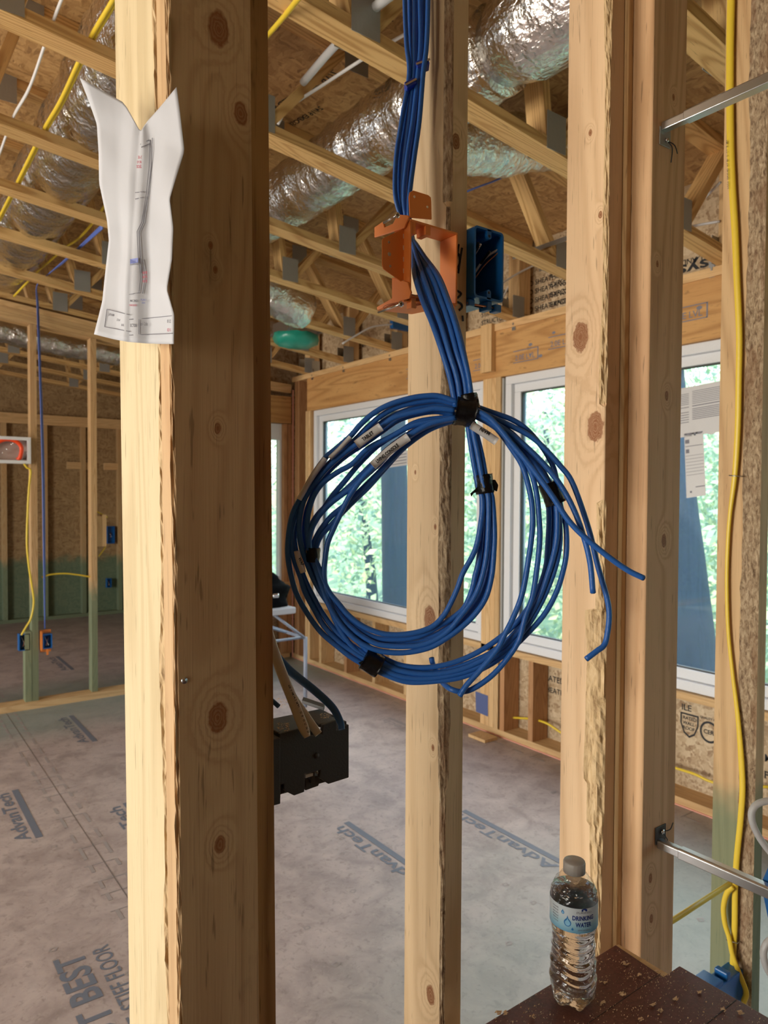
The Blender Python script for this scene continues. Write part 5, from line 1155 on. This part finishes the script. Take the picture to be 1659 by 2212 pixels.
# outer loop
B = [
 [(988, 869), (950, 856), (923, 855), (887, 860), (841, 874), (805, 894), (778, 918), (757, 942), (725, 970), (703, 989), (674, 1030), (648, 1078), (634, 1105), (626, 1136), (622, 1173), (622, 1203), (628, 1240), (640, 1282), (663, 1324), (693, 1365), (731, 1398), (761, 1421), (795, 1440), (825, 1454), (860, 1468), (891, 1474), (945, 1471), (1000, 1462), (1055, 1438), (1095, 1410), (1125, 1383), (1173, 1331), (1202, 1279), (1218, 1227), (1224, 1186), (1222, 1134), (1210, 1088), (1199, 1021), (1184, 986), (1165, 958), (1137, 927), (1105, 906), (1058, 889), (1022, 876)],
 [(986, 876), (950, 865), (914, 867), (868, 876), (832, 892), (796, 921), (766, 951), (730, 982), (694, 1020), (673, 1045), (651, 1081), (636, 1118), (629, 1151), (630, 1181), (636, 1211), (649, 1246), (659, 1279), (678, 1315), (700, 1352), (731, 1385), (761, 1406), (795, 1428), (828, 1445), (867, 1461), (914, 1466), (961, 1461), (1008, 1450), (1045, 1434), (1090, 1403), (1135, 1358), (1170, 1300), (1195, 1240), (1208, 1185), (1209, 1130), (1203, 1085), (1180, 1030), (1150, 985), (1110, 940), (1060, 905), (1022, 884)],
 [(982, 886), (941, 882), (914, 887), (887, 892), (850, 903), (825, 921), (800, 938), (771, 959), (742, 980), (710, 1008), (680, 1043), (658, 1078), (648, 1113), (646, 1143), (651, 1181), (664, 1219), (678, 1252), (694, 1281), (715, 1312), (738, 1345), (765, 1376), (797, 1408), (828, 1432), (855, 1444), (891, 1452), (938, 1453), (977, 1445), (1016, 1431), (1062, 1409), (1108, 1372), (1148, 1318), (1175, 1258), (1191, 1200), (1194, 1140), (1192, 1085), (1168, 1030), (1130, 975), (1090, 930), (1048, 900), (1018, 890)],
 [(980, 895), (941, 889), (900, 895), (860, 908), (825, 932), (790, 957), (750, 983), (715, 1013), (690, 1045), (672, 1078), (661, 1112), (658, 1150), (664, 1190), (678, 1228), (695, 1262), (716, 1298), (740, 1335), (770, 1372), (802, 1402), (832, 1423), (870, 1438), (920, 1442), (970, 1434), (1020, 1415), (1068, 1386), (1116, 1345), (1155, 1290), (1178, 1230), (1184, 1170), (1186, 1110), (1180, 1070), (1155, 1020), (1115, 965), (1065, 920), (1018, 895)],
 [(985, 902), (930, 915), (880, 944), (840, 978), (806, 1009), (776, 1041), (753, 1075), (734, 1113), (720, 1143), (708, 1173), (702, 1211), (700, 1241), (705, 1278), (715, 1315), (730, 1352), (750, 1383), (772, 1406), (800, 1424), (832, 1440), (880, 1455), (940, 1458), (1000, 1447), (1050, 1421), (1098, 1382), (1140, 1330), (1172, 1270), (1194, 1205), (1201, 1140), (1198, 1085), (1172, 1020), (1130, 960), (1075, 915), (1018, 888)],
 [(984, 880), (935, 874), (885, 884), (835, 906), (792, 938), (752, 968), (712, 1000), (678, 1036), (654, 1078), (640, 1122), (636, 1165), (644, 1210), (658, 1250), (676, 1288), (700, 1330), (730, 1368), (764, 1396), (800, 1420), (832, 1438), (880, 1452), (930, 1456), (980, 1450), (1030, 1432), (1078, 1402), (1124, 1358), (1160, 1302), (1184, 1240), (1200, 1180), (1204, 1125), (1199, 1080), (1174, 1028), (1136, 978), (1086, 930), (1024, 892)],
]
for i, pts in enumerate(B): strand('B%d' % i, pts, D0+(-.002, .006, -.006, .012, -.010, .016)[i], D0+(.010, .003, .016, .008, .020, -.004)[i])
# strands that end in loose tails
strand('RL1', [(1019, 890), (1043, 900), (1074, 927), (1105, 969), (1129, 1008), (1144, 1060), (1150, 1100), (1150, 1144), (1142, 1206), (1129, 1279), (1110, 1331), (1089, 1373), (1073, 1404), (1037, 1448), (1008, 1480), (993, 1503)], D0-.006, D0-.012)
strand('RL2', [(1020, 892), (1050, 905), (1090, 938), (1121, 977), (1145, 1016), (1158, 1060), (1164, 1113), (1166, 1165), (1160, 1227), (1150, 1290), (1135, 1331), (1121, 1383), (1094, 1425), (1062, 1460), (1025, 1486), (1000, 1494), (975, 1489), (956, 1474, .886), (943, 1452, .892), (935, 1434, .892), (932, 1421, .892)], D0-.010, D0)
T1 = [(1015, 884), (1050, 896), (1100, 918), (1150, 945), (1184, 977), (1210, 1006), (1233, 1036), (1254, 1088), (1275, 1154), (1291, 1221), (1311, 1291), (1316, 1333), (1310, 1380), (1303, 1396), (1291, 1405), (1266, 1424)]
T2 = [(1018, 888), (1070, 915), (1125, 955), (1175, 1003), (1212, 1050), (1241, 1104), (1262, 1163), (1275, 1217), (1281, 1281)]
T3 = [(1016, 880), (1060, 905), (1105, 958), (1150, 1012), (1192, 1070), (1228, 1124), (1266, 1163), (1316, 1204), (1358, 1233), (1391, 1249)]
strand('T1', T1, D0+.004, D0-.018); strand('T2', T2, D0-.002, D0-.03); strand('T3', T3, D0-.012, D0-.04)
# cut end faces
for nm_ in ('T1', 'T3', 'T2', 'RL1', 'RL2'):
    pts, d0, d1 = SL[nm_]; p = pts[-1]; q = pts[-2]; dd = p[2] if len(p) > 2 else d1
    a = at(p[0], p[1], 'D', dd); b_ = at(q[0], q[1], 'D', q[2] if len(q) > 2 else dd); t_ = (a-b_).normalized(); tube('cut_end', [a-t_*.0005, a+t_*.0006], CR*.8, M['navy'], coil, 10, 0)
# black tape wraps
def tape(c0_, c1_, half, dep, D, lb=None, flap=None, rag=.0012):
    a = at(*c0_, 'D', D); b_ = at(*c1_, 'D', D); t_ = (b_-a).normalized(); side = t_.cross(FW).normalized(); dpt = side.cross(t_).normalized(); n_ = 26; v = []; f = []; Nn = 9
    for i in range(Nn):
        c_ = a.lerp(b_, i/(Nn-1))
        for j in range(n_):
            an = 2*PI*j/n_; w_ = half*D/F*(1+.03*math.sin(3*an+i*.5)); rg = rag*noise.noise(Vector((j*.9, i*1.3, half)))
            v.append(c_+side*(math.cos(an)*(w_+rg))+dpt*(math.sin(an)*(dep+rg))+t_*(rag*noise.noise(Vector((j*.7, 5, i)))))
    for i in range(Nn-1):
        for j in range(n_): f.append((i*n_+j, i*n_+(j+1) % n_, (i+1)*n_+(j+1) % n_, (i+1)*n_+j))
    f.append(tuple(range(n_))); f.append(tuple((Nn-1)*n_+j for j in range(n_))[::-1])
    o_ = mesh_obj('tape_wrap', v, f, M['black_tape'], coil, True)
    if flap:
        P_ = [at(*q, 'D', D-dep*.6) for q in flap]; k_ = MB(); k_.prism(P_, FW*.0009); k_.obj('loose_flap', M['black_tape'], o_)
    return o_
tape((1010, 853), (1016, 885), 21, .013, .868)
tape((983, 886), (1026, 893), 31, .024, .872)
tape((1043, 1026), (1048, 1066), 20, .016, .879, flap=[(1034, 1050), (1016, 1066), (1018, 1073), (1024, 1065), (1040, 1060)])
k = MB(); P_ = [at(*q, 'D', .872) for q in ((1060, 1036), (1070, 1036), (1077, 1048), (1074, 1062), (1066, 1057), (1060, 1064), (1058, 1050))]; k.prism(P_, FW*.006); bevel(k.obj('tape_tab', M['black_tape'], coil), .001)
tape((1183, 1043), (1200, 1088), 21, .020, .873)
tape((677, 1183), (675, 1213), 15, .016, .878)
tape((786, 1421), (821, 1441), 24, .020, .874, flap=[(784, 1427), (774, 1432), (795, 1449), (815, 1456), (812, 1444)])
# white label sleeves
def sleeve(pts, d, half, s_=None, wpx=0, start=None, tilt=0, hpx=9, flip=False, dx=0):
    P_ = crom([at(px, py, 'D', d) for px, py in pts], 4); v = []; f = []; n_ = 14; N = len(P_)
    for i, p in enumerate(P_):
        t_ = (P_[min(i+1, N-1)]-P_[max(i-1, 0)]).normalized(); side = t_.cross(FW).normalized(); dp = side.cross(t_)
        for j in range(n_): an = 2*PI*j/n_; v.append(p+side*math.cos(an)*half*d/F+dp*math.sin(an)*(CR+.0008))
    for i in range(N-1):
        for j in range(n_): f.append((i*n_+j, i*n_+(j+1) % n_, (i+1)*n_+(j+1) % n_, (i+1)*n_+j))
    f.append(tuple(range(n_))); f.append(tuple((N-1)*n_+j for j in range(n_))[::-1])
    o_ = mesh_obj('cable_label', v, f, M['label'], coil, True)
    if s_:
        k_ = MB(); org = at(start[0], start[1], 'D', d-CR-.0012); c_, sn = math.cos(tilt), math.sin(tilt); r_ = RT*c_+UP*sn; u_ = UP*c_-RT*sn
        if flip: r_ = -r_; u_ = -u_
        text_on(k_, s_, org, r_, u_, hpx*d/F*1.35, width=wpx*d/F, bold=.03); k_.obj('label_lettering', M['ink'], o_)
    return o_
sleeve([(770, 961), (796, 941), (823, 922)], .855, 10, 'TABLET', 28, (785, 953), math.radians(36), 8)
sleeve([(805, 1006), (840, 974), (882, 944)], .854, 9.5, 'LIVING CONSOLE', 60, (815, 1001), math.radians(39), 8)
sleeve([(712, 990), (735, 968), (757, 944)], .860, 5.0)
sleeve([(646, 1079), (672, 1034), (703, 990)], .861, 6.0)
sleeve([(641, 1190), (646, 1212), (655, 1237)], .861, 6.5, 'WAP', 18, (644, 1206), math.radians(-65), 7)
sleeve([(1018, 918), (1045, 935), (1073, 954)], .851, 9.0, 'MAIN', 24, (1060, 934), math.radians(-28), 8, True)

# blue staples holding the feed bundle to the stud
for (px, py, w_, lb, tl_) in ((887, 178, 24, 'lower blue cable staple around the left feed cables near the top', .5), (913, 134, 28, 'upper blue cable staple around the right feed cables near the top', .35)):
    c_ = at(px, py, 'D', .978); s_ = empty('cable_staple', c_, lb, 'cable staple'); k = MB(); rr = RT*math.cos(tl_)+UP*math.sin(tl_); uu = UP*math.cos(tl_)-RT*math.sin(tl_); hw = w_*.98/F/2
    v = []
    for (a, b_, d_) in ((-1, -1, 0), (1, -1, .0), (1, 1, .0), (-1, 1, 0)): v.append(c_+rr*hw*a+uu*.0045*b_)
    k.add(v+[p+FW*.018 for p in v], BF); bevel(k.obj('plastic_saddle', plain('royal blue plastic', (.02, .06, .45), .35), s_), .001)
    k = MB(); v = [c_-FW*.0012+rr*hw*a*1.08+uu*.0013*b_ for a, b_ in ((-1, -1), (1.1, -1), (1.1, 1), (-1, 1))]; k.add(v+[p+FW*.0011 for p in v], BF); k.obj('metal_crown', M['galv'], s_)

# ------------------------------------------------------------------ yellow cable on the rightmost stud
YX = qx0-.006
def yc(pts, x=YX): return [at(px, py, 'X', x) for px, py in pts]
def ycw(t_):
    P__ = ((0, .0095), (.18, .0085), (.45, .0066), (.50, .0045), (.66, .0042), (.74, .0068), (1, .0068))
    for (a_, b_), (c_, d_) in zip(P__, P__[1:]):
        if t_ <= c_: return b_+(d_-b_)*(t_-a_)/(c_-a_)
    return .0068
YX = qx0-.0065
o = tube('yellow_cable', yc([(1584, -330), (1583, -180), (1581, -60), (1578, 60), (1577, 180), (1578, 300), (1582, 400), (1588, 500), (1592, 600), (1597, 720), (1596, 820), (1594, 920), (1588, 1020), (1577, 1110), (1572, 1180), (1570, 1260), (1573, 1360), (1582, 1450), (1593, 1540), (1600, 1620), (1604, 1700), (1600, 1770), (1592, 1850), (1588, 1920), (1587, 2000), (1583, 2080), (1581, 2160)]), ycw, M['yellow'], None, 14, 8, .52, (0, 1, 0)); tag(o, 'thick yellow cable stapled down the rightmost stud', 'cable')
k = MB()
for i, ch in enumerate('NM-B 12-2 WITH GROUND 600V'):
    if ch != ' ': q = Vector((1572, 302)).lerp(Vector((1575, 408)), i/26); text_on(k, ch, at(q.x, q.y, 'X', YX-.0067), (0, 0, -1), (0, 1, 0), .0055, bold=.01)
k.obj('jacket_printing', M['ink'], o)
o = tube('yellow_cable', yc([(1583, 1915), (1570, 1930), (1563, 1960), (1566, 1995), (1575, 2025), (1582, 2060), (1592, 2090), (1604, 2120), (1612, 2145), (1606, 2165)], YX-.008), .006, M['yellow'], None, 12, 8, .62, (0, 1, 0)); tag(o, 'yellow cable looping beside the thick one at the foot of the rightmost stud', 'cable')
o = tube('yellow_cable', [at(1578, 1908, 'X', YX-.016), at(1520, 1945, 'D', 1.42), at(1460, 1984, 'D', 1.36), at(1400, 2020, 'D', 1.32), at(1330, 2070, 'D', 1.30)], .0062, M['yellow'], None, 12, 8, .7); tag(o, 'slanting yellow cable running from the rightmost stud behind the right post', 'cable')
for (px, py, lb) in ((1588, 1027, 'small metal staple over the yellow cable on the rightmost stud'), (1582, 2030, 'lower dark staple over the yellow cables on the rightmost stud')):
    a = at(px-13, py, 'X', YX-.0075); b_ = at(px+10, py+(2 if py < 1500 else 8), 'X', YX-.0075)
    o = tube('staple', [a+Vector((.012, 0, 0)), a, b_, b_+Vector((.012, 0, 0))], .0012, M['galv'], None, 8, 0); tag(o, lb, 'staple')
# blue switch box low on the rightmost stud
k = MB(); z_ = .78
p0 = at(1516, 2108, 'D', 1.33); p1 = at(1612, 2160, 'D', 1.33)
lowb = empty('outlet_box', (1.48, .80, .50), 'blue outlet box low on the rightmost stud, above the table edge', 'electrical box')
zz_ = at(1545, 2124, 'X', 1.45).z; k.box(1.43, 1.543, .765, .80, zz_-.07, zz_); k.box(1.41, 1.46, .765, .81, zz_-.001, zz_+.010); k.box(1.475, 1.49, .765, .795, zz_-.001, zz_+.016); bevel(k.obj('box_body', M['blue_box'], lowb), .003)
# ------------------------------------------------------------------ metal hanger bars fixed to the right post
def hbar(y0_, pa_, pb_, lb, flip):
    a = at(*pa_, 'Y', fy0-.002); xx = a.x; zz = a.z
    r_ = empty('box_mounting_bar', a, lb, 'metal bar', 'metal bars on the right post')
    k_ = MB(); ya_, ye = fy0-.002, .18
    pr_ = [(-.0085, -.007), (-.0085, .007), (-.006, .0095), (.006, .0095), (.0085, .007), (.0085, -.007)]
    def prof_(yy0, yy1, s__): 
        v_ = [(xx+p*s__, yy0, zz+q*s__) for p, q in pr_]+[(xx+p*s__, yy1, zz+q*s__) for p, q in pr_]; n__ = len(pr_); k_.add(v_, [tuple(range(n__)), tuple(range(2*n__-1, n__-1, -1))]+[(i, i+n__, (i+1) % n__+n__, (i+1) % n__) for i in range(n__)])
    prof_(ya_-.0, ya_-.045, .90); prof_(ya_-.040, ye, 1.06); bevel(k_.obj('bar', M['galv'], r_), .0012)
    s_ = 1 if flip else -1
    k_ = MB(); k_.box(xx-.011, xx+.020, fy0-.0025, fy0-.0005, min(zz, zz+s_*.030), max(zz, zz+s_*.030)); bevel(k_.obj('end_bracket', M['darkgrey'] if flip else M['plate_metal'], r_), .0008)
    c_ = Vector((xx+.006, fy0-.0035, zz+s_*.020)); tube('screw', [c_, c_+Vector((0, -.003, 0))], .0042, M['screw'], r_, 10, 0)
    tube('tie_wire', [c_, c_+Vector((.014, -.006, -.006 if not flip else .002)), c_+Vector((.030, -.002, -.014 if not flip else .008))], .0009, M['ink'], r_, 6)
    tube('tie_wire', [c_, c_+Vector((.004, -.008, -.014)), c_+Vector((.008, -.004, -.036))], .0009, M['ink'], r_, 6)
    return zz, xx
zu, xu = hbar(0, (1434, 276), None, 'upper metal mounting bar running from the right post to the right edge', False)
zl, xl = hbar(0, (1424, 1822), None, 'lower metal mounting bar running from the right post to the right edge', True)
def edge_box(z_, x_, lb, h0, h1):
    r_ = empty('outlet_box', (x_, .40, z_), lb, 'electrical box'); k_ = MB()
    y1_ = at(1642, 1900, 'X', x_+.012).y; pr_ = [(y1_-.0, .0), (y1_-.012, .030), (y1_-.09, .030), (y1_-.102, 0), (y1_-.09, -.045), (y1_-.012, -.045)]
    k_.prism([(x_+.012, q, z_+s__*h1/.045 if s__ < 0 else z_+s__*h0/.03) for q, s__ in pr_], (.05, 0, 0)); bevel(k_.obj('box_body', M['blue_box'], r_), .003)
    k_ = MB(); k_.box(x_-.014, x_+.012, y1_-.07, y1_-.045, z_-.014, z_+.014); k_.obj('bar_clamp', M['blue_box'], r_)
    return y1_
edge_box(zl, xl, 'blue round box clamped on the lower metal bar at the right edge', .035, .05); edge_box(zu, xu, 'blue round box clamped on the upper metal bar at the right edge', .03, .03)
o = tube('white_cable', [at(q[0], q[1], 'D', 1.02) for q in ((1700, 1720), (1670, 1728), (1640, 1735), (1625, 1750), (1625, 1775), (1638, 1805), (1655, 1830), (1680, 1860))], .0048, M['pvc'], None, 12, 8, 1.0); tag(o, 'pale grey cable loop at the right edge above the lower blue box', 'cable')
o = tube('white_cable', [at(q[0], q[1], 'D', 1.02) for q in ((1690, 2020), (1664, 2030), (1651, 2048), (1650, 2070), (1658, 2095), (1676, 2120))], .0048, M['pvc'], None, 12, 8, 1.0); tag(o, 'pale grey cable loop at the right edge below the lower blue box', 'cable')
